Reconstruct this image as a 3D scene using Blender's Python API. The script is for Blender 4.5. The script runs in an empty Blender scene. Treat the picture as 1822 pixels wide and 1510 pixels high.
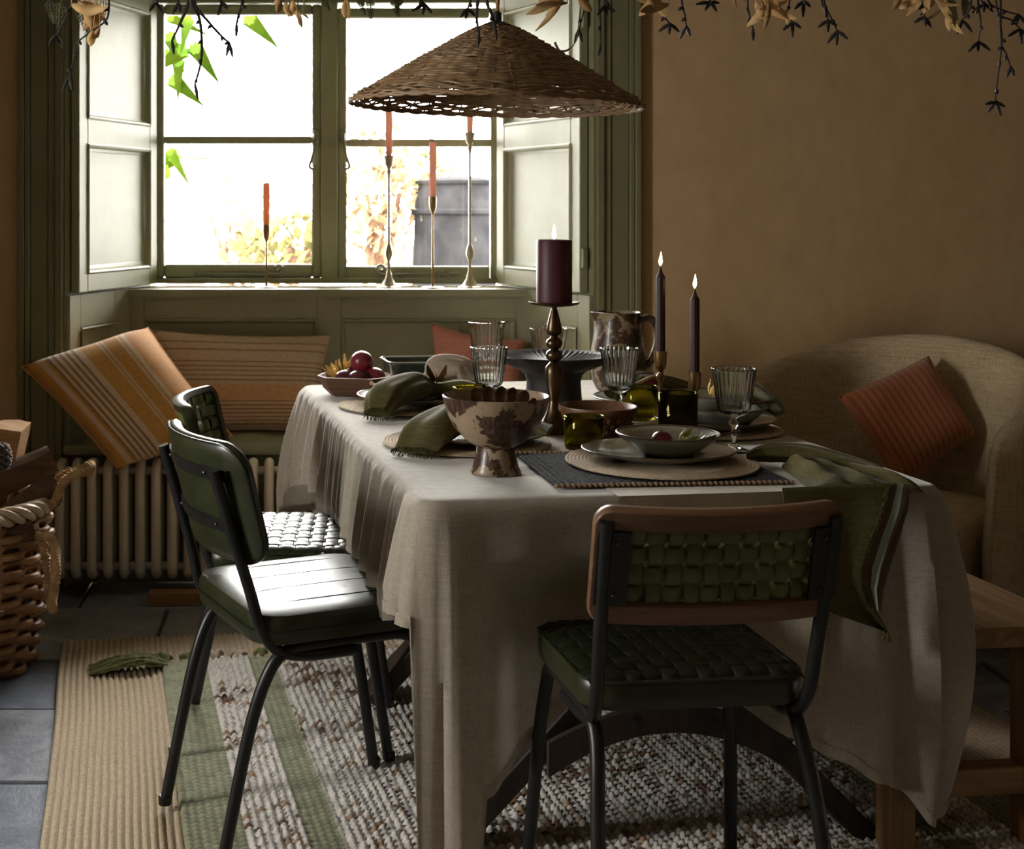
import bpy, bmesh, math, random
import numpy as np
from mathutils import Vector, Matrix, noise

random.seed(7)
PI = math.pi
sc = bpy.context.scene
col = sc.collection

# ------------------------------------------------------------------ camera
F, PX, PY, CH = 2450.0, 560.0, 370.0, 1.30     # focal length in px, principal point, eye height
cam = bpy.data.cameras.new('camera')
cam.sensor_width = 36.0
cam.lens = 36.0 * F / 1822.0
cam.shift_x = (911.0 - PX) / 1822.0
cam.shift_y = -(755.0 - PY) / 1822.0
cam.clip_start = 0.05
cam.clip_end = 200
cam.dof.use_dof = True
cam.dof.focus_distance = 2.95
cam.dof.aperture_fstop = 8.0
camo = bpy.data.objects.new('camera', cam)
camo.location = (0, 0, CH)
camo.rotation_euler = (PI / 2, 0, 0)
col.objects.link(camo)
sc.camera = camo

# ------------------------------------------------------------------ sky and exposure
w = bpy.data.worlds.new('overcast_sky')
sc.world = w
w.use_nodes = True
bg = w.node_tree.nodes['Background']
bg.inputs['Color'].default_value = (1.0, 0.985, 0.94, 1)
bg.inputs['Strength'].default_value = 30.0
sc.view_settings.view_transform = 'Standard'
sc.view_settings.look = 'None'
sc.view_settings.gamma = 1.0
sc.view_settings.exposure = 0.55
sc.view_settings.use_curve_mapping = False
try:
    cy = sc.cycles
    cy.use_denoising = True
    cy.use_adaptive_sampling = True
    cy.adaptive_threshold = 0.08
    cy.max_bounces = 6
    cy.diffuse_bounces = 3
    cy.glossy_bounces = 3
    cy.transmission_bounces = 7
    cy.transparent_max_bounces = 16
    cy.sample_clamp_indirect = 5.0
    cy.caustics_reflective = False
    cy.blur_glossy = 0.5
except Exception:
    pass


def portal(name, loc, rot, sx, sy):
    l = bpy.data.lights.new(name, 'AREA')
    l.shape = 'RECTANGLE'
    l.size, l.size_y = sx, sy
    l.cycles.is_portal = True
    o = bpy.data.objects.new(name, l)
    o.location = loc
    o.rotation_euler = rot
    col.objects.link(o)


# daylight sampling guides, one in each window opening (they give no light of their own)
portal('window_portal', (0.045, 5.46, 1.53), (-PI / 2, 0, 0), 1.32, 1.12)
portal('side_window_portal', (-2.33, 2.15, 1.45), (0, -PI / 2, 0), 1.10, 0.64)


def P(u, v, Y):
    return Vector(((u - PX) / F * Y, Y, CH - (v - PY) / F * Y))


def G(u, v, z):
    Y = F * (CH - z) / (v - PY)
    return Vector(((u - PX) / F * Y, Y, z))


# ------------------------------------------------------------------ materials
MATS = {}


def srgb(r, g, b):
    f = lambda c: (c / 255 / 12.92) if c / 255 <= 0.04045 else ((c / 255 + 0.055) / 1.055) ** 2.4
    return (f(r), f(g), f(b), 1)


def c4(c):
    return tuple(c) if len(c) == 4 else (c[0], c[1], c[2], 1)


class NT:
    def __init__(s, name):
        s.m = bpy.data.materials.new(name)
        s.m.use_nodes = True
        s.t = s.m.node_tree
        s.n = s.t.nodes
        s.n.clear()
        s.out = s.n.new('ShaderNodeOutputMaterial')
        MATS[name] = s.m

    def new(s, typ, **kw):
        nd = s.n.new('ShaderNode' + typ)
        for k, v in kw.items():
            if k.startswith('_'):
                setattr(nd, k[1:], v)
            else:
                nd.inputs[k.replace('__', ' ')].default_value = v
        return nd

    def link(s, a, ao, b, bi):
        s.t.links.new(a.outputs[ao], b.inputs[bi])

    def coords(s, kind='Object', scale=(1, 1, 1), rot=(0, 0, 0)):
        tc = s.new('TexCoord')
        mp = s.new('Mapping')
        mp.inputs['Scale'].default_value = scale
        mp.inputs['Rotation'].default_value = rot
        s.link(tc, kind, mp, 'Vector')
        return mp

    def noise(s, src, scale, detail=4, rough=0.6, dist=0.0):
        nz = s.new('TexNoise')
        nz.inputs['Scale'].default_value = scale
        nz.inputs['Detail'].default_value = detail
        nz.inputs['Roughness'].default_value = rough
        nz.inputs['Distortion'].default_value = dist
        s.link(src, 'Vector', nz, 'Vector')
        return nz

    def ramp(s, src, so, stops, interp='LINEAR'):
        r = s.new('ValToRGB')
        e = r.color_ramp.elements
        r.color_ramp.interpolation = interp
        while len(e) < len(stops):
            e.new(0.5)
        for k, (p, c) in enumerate(stops):
            e[k].position = p
            e[k].color = c4(c) if not isinstance(c, (int, float)) else (c, c, c, 1)
        s.link(src, so, r, 'Fac')
        return r

    def mix(s, fac, a, b, blend='MIX'):
        m = s.new('MixRGB', _blend_type=blend)
        for key, val in (('Fac', fac), ('Color1', a), ('Color2', b)):
            if isinstance(val, tuple) and hasattr(val[0], 'outputs'):
                s.link(val[0], val[1], m, key)
            elif isinstance(val, (int, float)):
                m.inputs[key].default_value = val
            else:
                m.inputs[key].default_value = c4(val)
        return m

    def bsdf(s, colour, rough=0.6, metal=0, spec=0.5, **kw):
        b = s.new('BsdfPrincipled')
        if isinstance(colour, tuple) and hasattr(colour[0], 'outputs'):
            s.link(colour[0], colour[1], b, 'Base Color')
        else:
            b.inputs['Base Color'].default_value = c4(colour)
        if isinstance(rough, tuple):
            s.link(rough[0], rough[1], b, 'Roughness')
        else:
            b.inputs['Roughness'].default_value = rough
        b.inputs['Metallic'].default_value = metal
        b.inputs['Specular IOR Level'].default_value = spec
        for k, v in kw.items():
            b.inputs[k.replace('__', ' ')].default_value = v
        s.link(b, 'BSDF', s.out, 'Surface')
        return b

    def bump(s, b, src, so, strength=0.3, dist=0.01):
        bp = s.new('Bump')
        bp.inputs['Strength'].default_value = strength
        bp.inputs['Distance'].default_value = dist
        s.link(src, so, bp, 'Height')
        s.link(bp, 'Normal', b, 'Normal')
        return bp


def mat(name, a, b=None, scale=10, rough=0.6, metal=0, spec=0.5, bump=0.0, bscale=60, bdist=0.004, stretch=(1, 1, 1),
        lo=0.35, hi=0.65, detail=5, **kw):
    t = NT(name)
    mp = t.coords('Object', stretch)
    if b is None:
        colour = a
    else:
        nz = t.noise(mp, scale, detail)
        r = t.ramp(nz, 'Fac', [(lo, a), (hi, b)])
        colour = (r, 'Color')
    bs = t.bsdf(colour, rough, metal, spec, **kw)
    if bump:
        nb = t.noise(mp, bscale, 3)
        t.bump(bs, nb, 'Fac', bump, bdist)
    return t.m


# ------------------------------------------------------------------ mesh building
class MB:
    def __init__(s):
        s.v, s.f, s.uv = [], [], None

    def add(s, verts, faces):
        o = len(s.v)
        s.v.extend([tuple(x) for x in verts])
        s.f.extend([tuple(i + o for i in fc) for fc in faces])
        return s

    def box(s, c, size, rot=None, bevel=0.0, seg=1, M=None):
        bm = bmesh.new()
        bmesh.ops.create_cube(bm, size=1.0)
        bmesh.ops.scale(bm, vec=Vector(size), verts=bm.verts)
        if bevel > 0:
            bmesh.ops.bevel(bm, geom=list(bm.edges), offset=bevel, segments=seg, affect='EDGES', profile=0.5)
        mt = Matrix.Translation(Vector(c))
        if rot is not None:
            mt = mt @ (rot.to_4x4() if isinstance(rot, Matrix) else Matrix.Rotation(rot, 4, 'Z'))
        if M is not None:
            mt = M @ mt
        bm.verts.index_update()
        s.add([mt @ x.co for x in bm.verts], [[x.index for x in fc.verts] for fc in bm.faces])
        bm.free()
        return s

    def bar(s, a, b, wd, th, bevel=0.002, up=Vector((0, 0, 1))):
        a, b = Vector(a), Vector(b)
        z = (b - a).normalized()
        x = up.cross(z)
        if x.length < 1e-4:
            x = Vector((1, 0, 0)).cross(z)
        x.normalize()
        y = z.cross(x)
        R = Matrix((x, y, z)).transposed()
        return s.box((a + b) / 2, (wd, th, (b - a).length), R, bevel)

    def tube(s, pts, r, seg=8, closed=False, cap=True, squash=1.0, flat=1.0):
        pts = [Vector(p) for p in pts]
        n = len(pts)
        rr = r if isinstance(r, (list, tuple)) else [r] * n
        tang = []
        for i in range(n):
            a = pts[(i - 1) % n] if (closed or i > 0) else pts[0]
            b = pts[(i + 1) % n] if (closed or i < n - 1) else pts[-1]
            d = b - a
            tang.append(d.normalized() if d.length > 1e-9 else Vector((0, 0, 1)))
        up = Vector((0, 0, 1)) if abs(tang[0].z) < 0.9 else Vector((1, 0, 0))
        x = (up - tang[0] * up.dot(tang[0])).normalized()
        V, Fc = [], []
        for i in range(n):
            x = (x - tang[i] * x.dot(tang[i]))
            x = x.normalized() if x.length > 1e-6 else Vector((1, 0, 0))
            y = tang[i].cross(x)
            for k in range(seg):
                a = 2 * PI * k / seg
                V.append(pts[i] + (x * math.cos(a) * flat + y * math.sin(a) * squash) * rr[i])
        m = n if closed else n - 1
        for i in range(m):
            j = (i + 1) % n
            for k in range(seg):
                l = (k + 1) % seg
                Fc.append((i * seg + k, i * seg + l, j * seg + l, j * seg + k))
        if cap and not closed:
            Fc.append(tuple(range(seg))[::-1])
            Fc.append(tuple((n - 1) * seg + k for k in range(seg)))
        return s.add(V, Fc)

    def lathe(s, prof, seg=32, c=(0, 0, 0), flute=0.0, nfl=0, twist=0.0, sx=1.0, sy=1.0, capb=True, capt=True):
        V, Fc = [], []
        n = len(prof)
        for i, p in enumerate(prof):
            r, z = p[0], p[1]
            fl = flute * (p[2] if len(p) > 2 else 1.0)
            for k in range(seg):
                a = 2 * PI * k / seg
                q = r * (1 + fl * math.cos(nfl * a)) if nfl else r
                aa = a + twist * z
                V.append((c[0] + q * math.cos(aa) * sx, c[1] + q * math.sin(aa) * sy, c[2] + z))
        for i in range(n - 1):
            for k in range(seg):
                l = (k + 1) % seg
                Fc.append((i * seg + k, i * seg + l, (i + 1) * seg + l, (i + 1) * seg + k))
        if capb:
            Fc.append(tuple(range(seg))[::-1])
        if capt:
            Fc.append(tuple((n - 1) * seg + k for k in range(seg)))
        return s.add(V, Fc)

    def grid(s, nx, ny, fn, uv=True, closed=False):
        V = [fn(i / nx, j / ny) for j in range(ny + 1) for i in range(nx + 1)]
        Fc = [(j * (nx + 1) + i, j * (nx + 1) + i + 1, (j + 1) * (nx + 1) + i + 1, (j + 1) * (nx + 1) + i)
              for j in range(ny) for i in range(nx)]
        o = len(s.v)
        s.add(V, Fc)
        if uv:
            if s.uv is None:
                s.uv = {}
            for j in range(ny + 1):
                for i in range(nx + 1):
                    s.uv[o + j * (nx + 1) + i] = (i / nx, j / ny)
        return s

    def sphere(s, c, r, seg=16, rings=10, sx=1, sy=1, sz=1):
        prof = []
        for i in range(rings + 1):
            a = -PI / 2 + PI * i / rings
            prof.append((max(1e-4, math.cos(a)) * r, math.sin(a) * r * sz))
        return s.lathe(prof, seg, c, sx=sx, sy=sy)

    def mesh(s, name):
        me = bpy.data.meshes.new(name)
        me.from_pydata(s.v, [], s.f)
        if s.uv:
            ul = me.uv_layers.new(name='UVMap')
            for lp in me.loops:
                ul.data[lp.index].uv = s.uv.get(lp.vertex_index, (0, 0))
        return me


def build(name, mb, m, parent=None, smooth=True, angle=38, loc=None, rot=None, fix=True):
    me = mb.mesh(name) if isinstance(mb, MB) else mb
    if fix:
        bm = bmesh.new()
        bm.from_mesh(me)
        bmesh.ops.recalc_face_normals(bm, faces=bm.faces)
        bm.to_mesh(me)
        bm.free()
    if smooth:
        me.polygons.foreach_set('use_smooth', [True] * len(me.polygons))
        me.set_sharp_from_angle(angle=math.radians(angle))
    mm = MATS[m] if isinstance(m, str) else m
    me.materials.append(mm)
    o = bpy.data.objects.new(name, me)
    col.objects.link(o)
    if parent is not None:
        o.parent = parent
    if loc is not None:
        o.location = loc
    if rot is not None:
        o.rotation_euler = rot
    return o


def empty(name, loc=(0, 0, 0), rz=0.0):
    o = bpy.data.objects.new(name, None)
    o.empty_display_size = 0.05
    col.objects.link(o)
    o.location = loc
    o.rotation_euler = (0, 0, rz)
    return o


def tag(o, label=None, cat=None, group=None, kind=None):
    if label:
        o['label'] = label
    if cat:
        o['category'] = cat
    if group:
        o['group'] = group
    if kind:
        o['kind'] = kind
    return o


def copy_tree(o, parent=None):
    c = o.copy()
    col.objects.link(c)
    c.parent = parent
    for ch in [x for x in o.children]:
        copy_tree(ch, c)
    return c


def smooth_path(pts, n=6):
    pts = [Vector(p) for p in pts]
    out = []
    m = len(pts)
    for i in range(m - 1):
        p0, p1, p2, p3 = pts[max(0, i - 1)], pts[i], pts[i + 1], pts[min(m - 1, i + 2)]
        for k in range(n):
            t = k / n
            out.append(0.5 * ((2 * p1) + (-p0 + p2) * t + (2 * p0 - 5 * p1 + 4 * p2 - p3) * t * t + (-p0 + 3 * p1 - 3 * p2 + p3) * t ** 3))
    out.append(pts[-1])
    return out


def lerpkeys(keys, x):
    if x <= keys[0][0]:
        return keys[0][1]
    for (a, va), (b, vb) in zip(keys, keys[1:]):
        if x <= b:
            t = (x - a) / (b - a) if b > a else 1
            t = t * t * (3 - 2 * t)
            return va + (vb - va) * t
    return keys[-1][1]


def rrect(w_, h_, r, n=5):
    """rounded rectangle outline, counter-clockwise, centred"""
    pts = []
    for cx, cy, a0 in ((w_ / 2 - r, h_ / 2 - r, 0), (-w_ / 2 + r, h_ / 2 - r, PI / 2), (-w_ / 2 + r, -h_ / 2 + r, PI), (w_ / 2 - r, -h_ / 2 + r, 1.5 * PI)):
        for k in range(n + 1):
            a = a0 + PI / 2 * k / n
            pts.append((cx + r * math.cos(a), cy + r * math.sin(a)))
    return pts
# ------------------------------------------------------------------ material library
def plaster(name, a, b):
    t = NT(name)
    mp = t.coords('Object', (1, 1, 0.6))
    n1 = t.noise(mp, 1.6, 6, 0.65, 0.4)
    n2 = t.noise(mp, 14, 5, 0.6)
    r = t.ramp(n1, 'Fac', [(0.3, a), (0.7, b)])
    m2 = t.mix(0.18, (r, 'Color'), (n2, 'Fac'), 'OVERLAY')
    bs = t.bsdf((m2, 'Color'), 0.9, spec=0.2)
    t.bump(bs, n2, 'Fac', 0.25, 0.004)
    return t.m


plaster('wall_plaster', (0.50, 0.335, 0.175), (0.58, 0.405, 0.22))
plaster('dark_plaster', (0.15, 0.105, 0.06), (0.19, 0.14, 0.085))
plaster('ceiling_plaster', (0.40, 0.34, 0.26), (0.46, 0.40, 0.31))
plaster('front_plaster', (0.30, 0.22, 0.15), (0.36, 0.27, 0.18))
mat('green_paint_glare', (0.36, 0.365, 0.23), (0.40, 0.405, 0.26), 6, 0.5, bump=0.08, bscale=90)  # woodwork green made paler on frame and sashes: window glare put into the colour
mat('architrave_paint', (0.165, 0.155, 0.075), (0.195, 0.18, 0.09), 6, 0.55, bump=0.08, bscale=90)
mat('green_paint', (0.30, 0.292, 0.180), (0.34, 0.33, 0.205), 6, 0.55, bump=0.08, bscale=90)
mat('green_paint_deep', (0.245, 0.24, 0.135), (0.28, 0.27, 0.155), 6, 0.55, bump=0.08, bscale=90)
mat('cream_enamel', (0.66, 0.57, 0.44), (0.60, 0.51, 0.38), 8, 0.42)
mat('iron_pale', (0.30, 0.29, 0.23), None, rough=0.5, metal=0.3)


def stone_mat():
    t = NT('flagstone')
    mp = t.coords('Object')
    oi = t.new('ObjectInfo')
    n1 = t.noise(mp, 5, 8, 0.7, 0.5)
    n2 = t.noise(mp, 30, 6, 0.7)
    r = t.ramp(n1, 'Fac', [(0.25, (0.11, 0.125, 0.155)), (0.5, (0.22, 0.235, 0.275)), (0.75, (0.36, 0.37, 0.39))])
    hv = t.ramp(oi, 'Random', [(0.0, (0.62, 0.66, 0.75)), (0.5, (1, 1, 1)), (1.0, (1.2, 1.12, 1.0))])
    m1 = t.mix(1.0, (r, 'Color'), (hv, 'Color'), 'MULTIPLY')
    m2 = t.mix(0.35, (m1, 'Color'), (n2, 'Fac'), 'OVERLAY')
    rr = t.ramp(n2, 'Fac', [(0.3, 0.30), (0.7, 0.58)])
    bs = t.bsdf((m2, 'Color'), (rr, 'Color'), spec=0.4)
    t.bump(bs, n1, 'Fac', 0.5, 0.012)
    return t.m


stone_mat()
mat('mortar', (0.06, 0.055, 0.05), (0.10, 0.09, 0.075), 20, 0.95)


def glass_pane():
    t = NT('window_glass')
    tr = t.new('BsdfTransparent')
    gl = t.new('BsdfGlossy')
    gl.inputs['Roughness'].default_value = 0.02
    fr = t.new('Fresnel')
    fr.inputs['IOR'].default_value = 1.35
    mx = t.new('MixShader')
    t.link(fr, 'Fac', mx, 'Fac')
    t.link(tr, 'BSDF', mx, 1)
    t.link(gl, 'BSDF', mx, 2)
    t.link(mx, 'Shader', t.out, 'Surface')


glass_pane()


def glassware(name, colour, rough=0.0, ior=1.45, bump=0.0, absorb=None):
    t = NT(name)
    g = t.new('BsdfGlass')
    g.inputs['Color'].default_value = c4(colour)
    g.inputs['Roughness'].default_value = rough
    g.inputs['IOR'].default_value = ior
    if bump:
        mp = t.coords('Object')
        nz = t.noise(mp, 60, 3)
        t.bump(g, nz, 'Fac', bump, 0.004)
    t.link(g, 'BSDF', t.out, 'Surface')
    return t.m


glassware('clear_glass', (0.97, 0.98, 0.97), 0.0, 1.45)
glassware('olive_glass', (0.78, 0.74, 0.30), 0.02, 1.45, 0.35)
glassware('dark_olive_glass', (0.52, 0.46, 0.20), 0.02, 1.45, 0.35)


def linen(name, a, b, weave=420, transl=0.25, sheen=0.12, rough=0.9, bump=0.35):
    t = NT(name)
    mp = t.coords('Object', (1, 1, 1))
    hx = t.coords('Object', (weave, weave, weave * 0.06))
    hz = t.coords('Object', (weave * 0.05, weave * 0.05, weave))
    n1 = t.noise(hx, 1.0, 2)
    n2 = t.noise(hz, 1.0, 2)
    n3 = t.noise(mp, 3.0, 4)
    mx = t.mix(0.5, (n1, 'Fac'), (n2, 'Fac'))
    r = t.ramp(mx, 'Color', [(0.36, a), (0.64, b)])
    lw = t.mix(0.12, (r, 'Color'), (n3, 'Fac'), 'OVERLAY')
    bs = t.bsdf((lw, 'Color'), rough, spec=0.15)
    bs.inputs['Sheen Weight'].default_value = sheen
    bs.inputs['Sheen Roughness'].default_value = 0.5
    t.bump(bs, mx, 'Color', bump, 0.002)
    if transl:
        tl = t.new('BsdfTranslucent')
        t.link(lw, 'Color', tl, 'Color')
        ms = t.new('MixShader')
        ms.inputs['Fac'].default_value = transl
        t.link(bs, 'BSDF', ms, 1)
        t.link(tl, 'BSDF', ms, 2)
        t.link(ms, 'Shader', t.out, 'Surface')
    return t.m


linen('tablecloth_linen', (0.335, 0.285, 0.22), (0.49, 0.435, 0.35), 700, 0.18, 0.55)
linen('runner_linen', (0.36, 0.30, 0.21), (0.50, 0.43, 0.32), 700, 0.1, 0.4)
linen('green_linen', (0.075, 0.062, 0.019), (0.15, 0.128, 0.047), 520, 0.12)
linen('beige_linen', (0.30, 0.23, 0.17), (0.46, 0.37, 0.29), 420, 0.12)
linen('stripe_linen', (0.12, 0.12, 0.06), (0.28, 0.27, 0.17), 260, 0.1)
linen('rust_cord', (0.28, 0.075, 0.025), (0.40, 0.12, 0.045), 300, 0.0)
linen('pink_linen', (0.45, 0.16, 0.11), (0.58, 0.24, 0.17), 300, 0.05)
linen('boucle', (0.40, 0.31, 0.18), (0.66, 0.53, 0.35), 230, 0.0, bump=0.6)


def stripes(name, stops, axis='X', weave=300, rough=0.92):
    """woven stripe pattern read from the cushion's own UV map"""
    t = NT(name)
    tc = t.new('TexCoord')
    sp = t.new('SeparateXYZ')
    t.link(tc, 'UV', sp, 'Vector')
    r = t.ramp(sp, axis, stops, 'CONSTANT')
    mp = t.coords('UV', (weave, weave * 0.12, 1) if axis == 'Y' else (weave * 0.12, weave, 1))
    mp2 = t.coords('UV', (weave * 0.1, weave * 0.1, 1))
    n1 = t.noise(mp, 1.0, 2)
    n2 = t.noise(mp2, 1.0, 4)
    m1 = t.mix(0.45, (r, 'Color'), (n1, 'Fac'), 'OVERLAY')
    m2 = t.mix(0.3, (m1, 'Color'), (n2, 'Fac'), 'OVERLAY')
    bs = t.bsdf((m2, 'Color'), rough, spec=0.15)
    bs.inputs['Sheen Weight'].default_value = 0.3
    t.bump(bs, n1, 'Fac', 0.3, 0.003)
    return t.m


_o, _o2, _p, _br = (0.60, 0.30, 0.075), (0.50, 0.22, 0.05), (0.66, 0.50, 0.35), (0.33, 0.18, 0.085)
st = [(0.0, _o), (0.10, _p), (0.145, _o)]
x = 0.17
for k in range(9):
    st.append((x, _br if k % 2 == 0 else _p))
    x += 0.024
st += [(x, _p), (x + 0.045, _o), (x + 0.05 + 0.13, _p), (x + 0.05 + 0.145, _o), (x + 0.05 + 0.16, _p), (x + 0.05 + 0.175, _o), (x + 0.33, _p), (x + 0.35, _o), (x + 0.37, _p), (x + 0.40, _o2)]
stripes('orange_stripe', st, 'X')
st = [(0.0, (0.56, 0.36, 0.22))]
x = 0.05
while x < 0.30:
    st += [(x, (0.28, 0.15, 0.08)), (x + 0.014, (0.58, 0.38, 0.24))]
    x += 0.04
st += [(0.31, (0.62, 0.34, 0.17)), (0.46, (0.58, 0.41, 0.29))]
x = 0.50
while x < 0.70:
    st += [(x, (0.32, 0.19, 0.12)), (x + 0.012, (0.60, 0.44, 0.32))]
    x += 0.045
st += [(0.80, (0.38, 0.24, 0.16)), (0.82, (0.60, 0.43, 0.31)), (0.88, (0.38, 0.23, 0.15)), (0.90, (0.58, 0.42, 0.30))]
stripes('rust_stripe', st[:31], 'Y')
st = []
for k in range(15):
    st += [(k / 15, (0.46, 0.165, 0.07)), ((k + 0.55) / 15, (0.34, 0.11, 0.045))]
stripes('rust_rib', st[:30], 'X', 500)
stripes('napkin_band', [(0.0, (0.085, 0.055, 0.025)), (0.30, (0.30, 0.36, 0.30)), (0.62, (0.085, 0.055, 0.025))], 'X', 200)


def leather(name, a, b, rough=0.32):
    t = NT(name)
    mp = t.coords('Object')
    n1 = t.noise(mp, 9, 5)
    n2 = t.noise(mp, 160, 3)
    r = t.ramp(n1, 'Fac', [(0.3, a), (0.7, b)])
    rr = t.ramp(n1, 'Fac', [(0.3, rough - 0.06), (0.7, rough + 0.1)])
    bs = t.bsdf((r, 'Color'), (rr, 'Color'), spec=0.42)
    t.bump(bs, n2, 'Fac', 0.12, 0.001)
    return t.m


leather('green_leather', (0.015, 0.018, 0.007), (0.030, 0.034, 0.013))
leather('green_strap', (0.070, 0.085, 0.024), (0.135, 0.155, 0.050), 0.42)
leather('dark_leather', (0.006, 0.008, 0.0035), (0.013, 0.016, 0.007), 0.30)
mat('black_metal', (0.012, 0.012, 0.012), (0.020, 0.019, 0.018), 20, 0.38, 0.3)
mat('screw_metal', (0.08, 0.08, 0.08), None, rough=0.3, metal=1.0)


def wood(name, a, b, scale=6, rough=0.5, axis=1, bump=0.25, c=None):
    t = NT(name)
    sx = [14, 14, 14]
    sx[axis] = 0.9
    mp = t.coords('Object', tuple(sx))
    n1 = t.noise(mp, scale * 0.35, 6, 0.65, 0.6)
    n2 = t.noise(mp, scale * 1.6, 4, 0.7)
    r = t.ramp(n1, 'Fac', [(0.25, a), (0.6, b)] + ([(0.8, c)] if c else []))
    m = t.mix(0.3, (r, 'Color'), (n2, 'Fac'), 'OVERLAY')
    bs = t.bsdf((m, 'Color'), rough, spec=0.4)
    t.bump(bs, n2, 'Fac', bump, 0.003)
    return t.m


wood('walnut', (0.10, 0.048, 0.024), (0.21, 0.112, 0.060), 6, 0.38, 0)
wood('dark_oak', (0.022, 0.015, 0.011), (0.05, 0.034, 0.024), 5, 0.6, 2)
wood('bench_oak', (0.16, 0.085, 0.035), (0.34, 0.21, 0.10), 5, 0.55, 1, 0.4, (0.42, 0.28, 0.14))
wood('bench_oak_leg', (0.16, 0.085, 0.035), (0.32, 0.19, 0.085), 5, 0.55, 2, 0.4)
wood('bench_oak_cross', (0.16, 0.085, 0.035), (0.32, 0.19, 0.085), 5, 0.55, 0, 0.4)
wood('ebony_wood', (0.014, 0.011, 0.010), (0.034, 0.027, 0.022), 5, 0.58, 2)
wood('bowl_wood', (0.075, 0.030, 0.014), (0.16, 0.07, 0.032), 6, 0.45, 2)
wood('dough_wood', (0.075, 0.035, 0.022), (0.17, 0.085, 0.052), 6, 0.7, 0, 0.5)
wood('log_wood', (0.28, 0.13, 0.05), (0.52, 0.30, 0.14), 4, 0.8, 0, 0.6)
wood('log_bark', (0.06, 0.035, 0.02), (0.16, 0.095, 0.055), 8, 0.9, 0, 1.0)
mat('wicker_cane', (0.20, 0.095, 0.04), (0.40, 0.22, 0.10), 12, 0.45)
mat('wicker_pale', (0.46, 0.34, 0.22), (0.62, 0.50, 0.36), 12, 0.4)
mat('rope', (0.30, 0.17, 0.07), (0.46, 0.29, 0.13), 40, 0.9, bump=0.7, bscale=200)
mat('lamp_cane', (0.17, 0.095, 0.042), (0.29, 0.175, 0.085), 30, 0.6)
mat('jute', (0.40, 0.305, 0.20), (0.57, 0.46, 0.325), 140, 0.9, bump=0.8, bscale=300)
mat('dark_weave', (0.008, 0.009, 0.012), (0.028, 0.030, 0.036), 160, 0.85, 0, 0.25, bump=0.9, bscale=320)
mat('jute_binding', (0.20, 0.12, 0.06), (0.34, 0.23, 0.13), 120, 0.9, bump=0.8, bscale=260)
mat('brass', (0.25, 0.15, 0.065), (0.36, 0.23, 0.10), 18, 0.32, 1.0, bump=0.1, bscale=40)
mat('old_brass', (0.075, 0.050, 0.030), (0.14, 0.095, 0.055), 18, 0.34, 1.0, bump=0.12, bscale=40)
mat('pale_metal', (0.40, 0.34, 0.24), (0.52, 0.45, 0.33), 14, 0.35, 0.7)
mat('plum_wax', (0.062, 0.016, 0.020), (0.080, 0.022, 0.026), 8, 0.48, 0, 0.35)
mat('dark_wax', (0.034, 0.010, 0.008), (0.045, 0.014, 0.011), 8, 0.5, 0, 0.3)
mat('wick', (0.02, 0.015, 0.01), None, rough=0.9)
mat('plum_skin', (0.055, 0.008, 0.016), (0.13, 0.018, 0.028), 7, 0.34)
mat('plum_red', (0.13, 0.010, 0.022), (0.22, 0.022, 0.035), 7, 0.3)
mat('physalis_husk', (0.50, 0.28, 0.06), (0.68, 0.47, 0.15), 30, 0.7, bump=0.4, bscale=80)
mat('physalis_green', (0.30, 0.32, 0.06), (0.50, 0.48, 0.12), 30, 0.6)
mat('twig_bark', (0.06, 0.030, 0.016), (0.13, 0.065, 0.035), 40, 0.7)
mat('pale_stick', (0.45, 0.31, 0.15), (0.56, 0.41, 0.22), 30, 0.6)
mat('black_twig', (0.012, 0.010, 0.012), (0.03, 0.022, 0.018), 40, 0.7)
mat('gold_metal', (0.36, 0.20, 0.08), (0.50, 0.31, 0.13), 14, 0.28, 1.0)
mat('grey_glaze', (0.24, 0.235, 0.185), (0.34, 0.33, 0.265), 9, 0.22, bump=0.1, bscale=18, Coat__Weight=0.3)
mat('rim_glaze', (0.10, 0.07, 0.045), None, rough=0.3)
mat('deep_green_glaze', (0.020, 0.028, 0.022), (0.040, 0.050, 0.036), 10, 0.22, Coat__Weight=0.4)
mat('husk_leaf', (0.26, 0.14, 0.05), (0.48, 0.30, 0.13), 18, 0.75, bump=0.4, bscale=60)
mat('dry_fern', (0.05, 0.05, 0.02), (0.10, 0.10, 0.04), 30, 0.9)
mat('cone_scale', (0.05, 0.035, 0.025), (0.13, 0.10, 0.075), 40, 0.8)


def translucent(name, a, b, fac=0.4):
    t = NT(name)
    mp = t.coords('Object')
    nz = t.noise(mp, 20, 4)
    r = t.ramp(nz, 'Fac', [(0.3, a), (0.7, b)])
    d = t.new('BsdfDiffuse')
    tl = t.new('BsdfTranslucent')
    ms = t.new('MixShader')
    ms.inputs['Fac'].default_value = fac
    t.link(r, 'Color', d, 'Color')
    t.link(r, 'Color', tl, 'Color')
    t.link(d, 'BSDF', ms, 1)
    t.link(tl, 'BSDF', ms, 2)
    t.link(ms, 'Shader', t.out, 'Surface')


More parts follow.
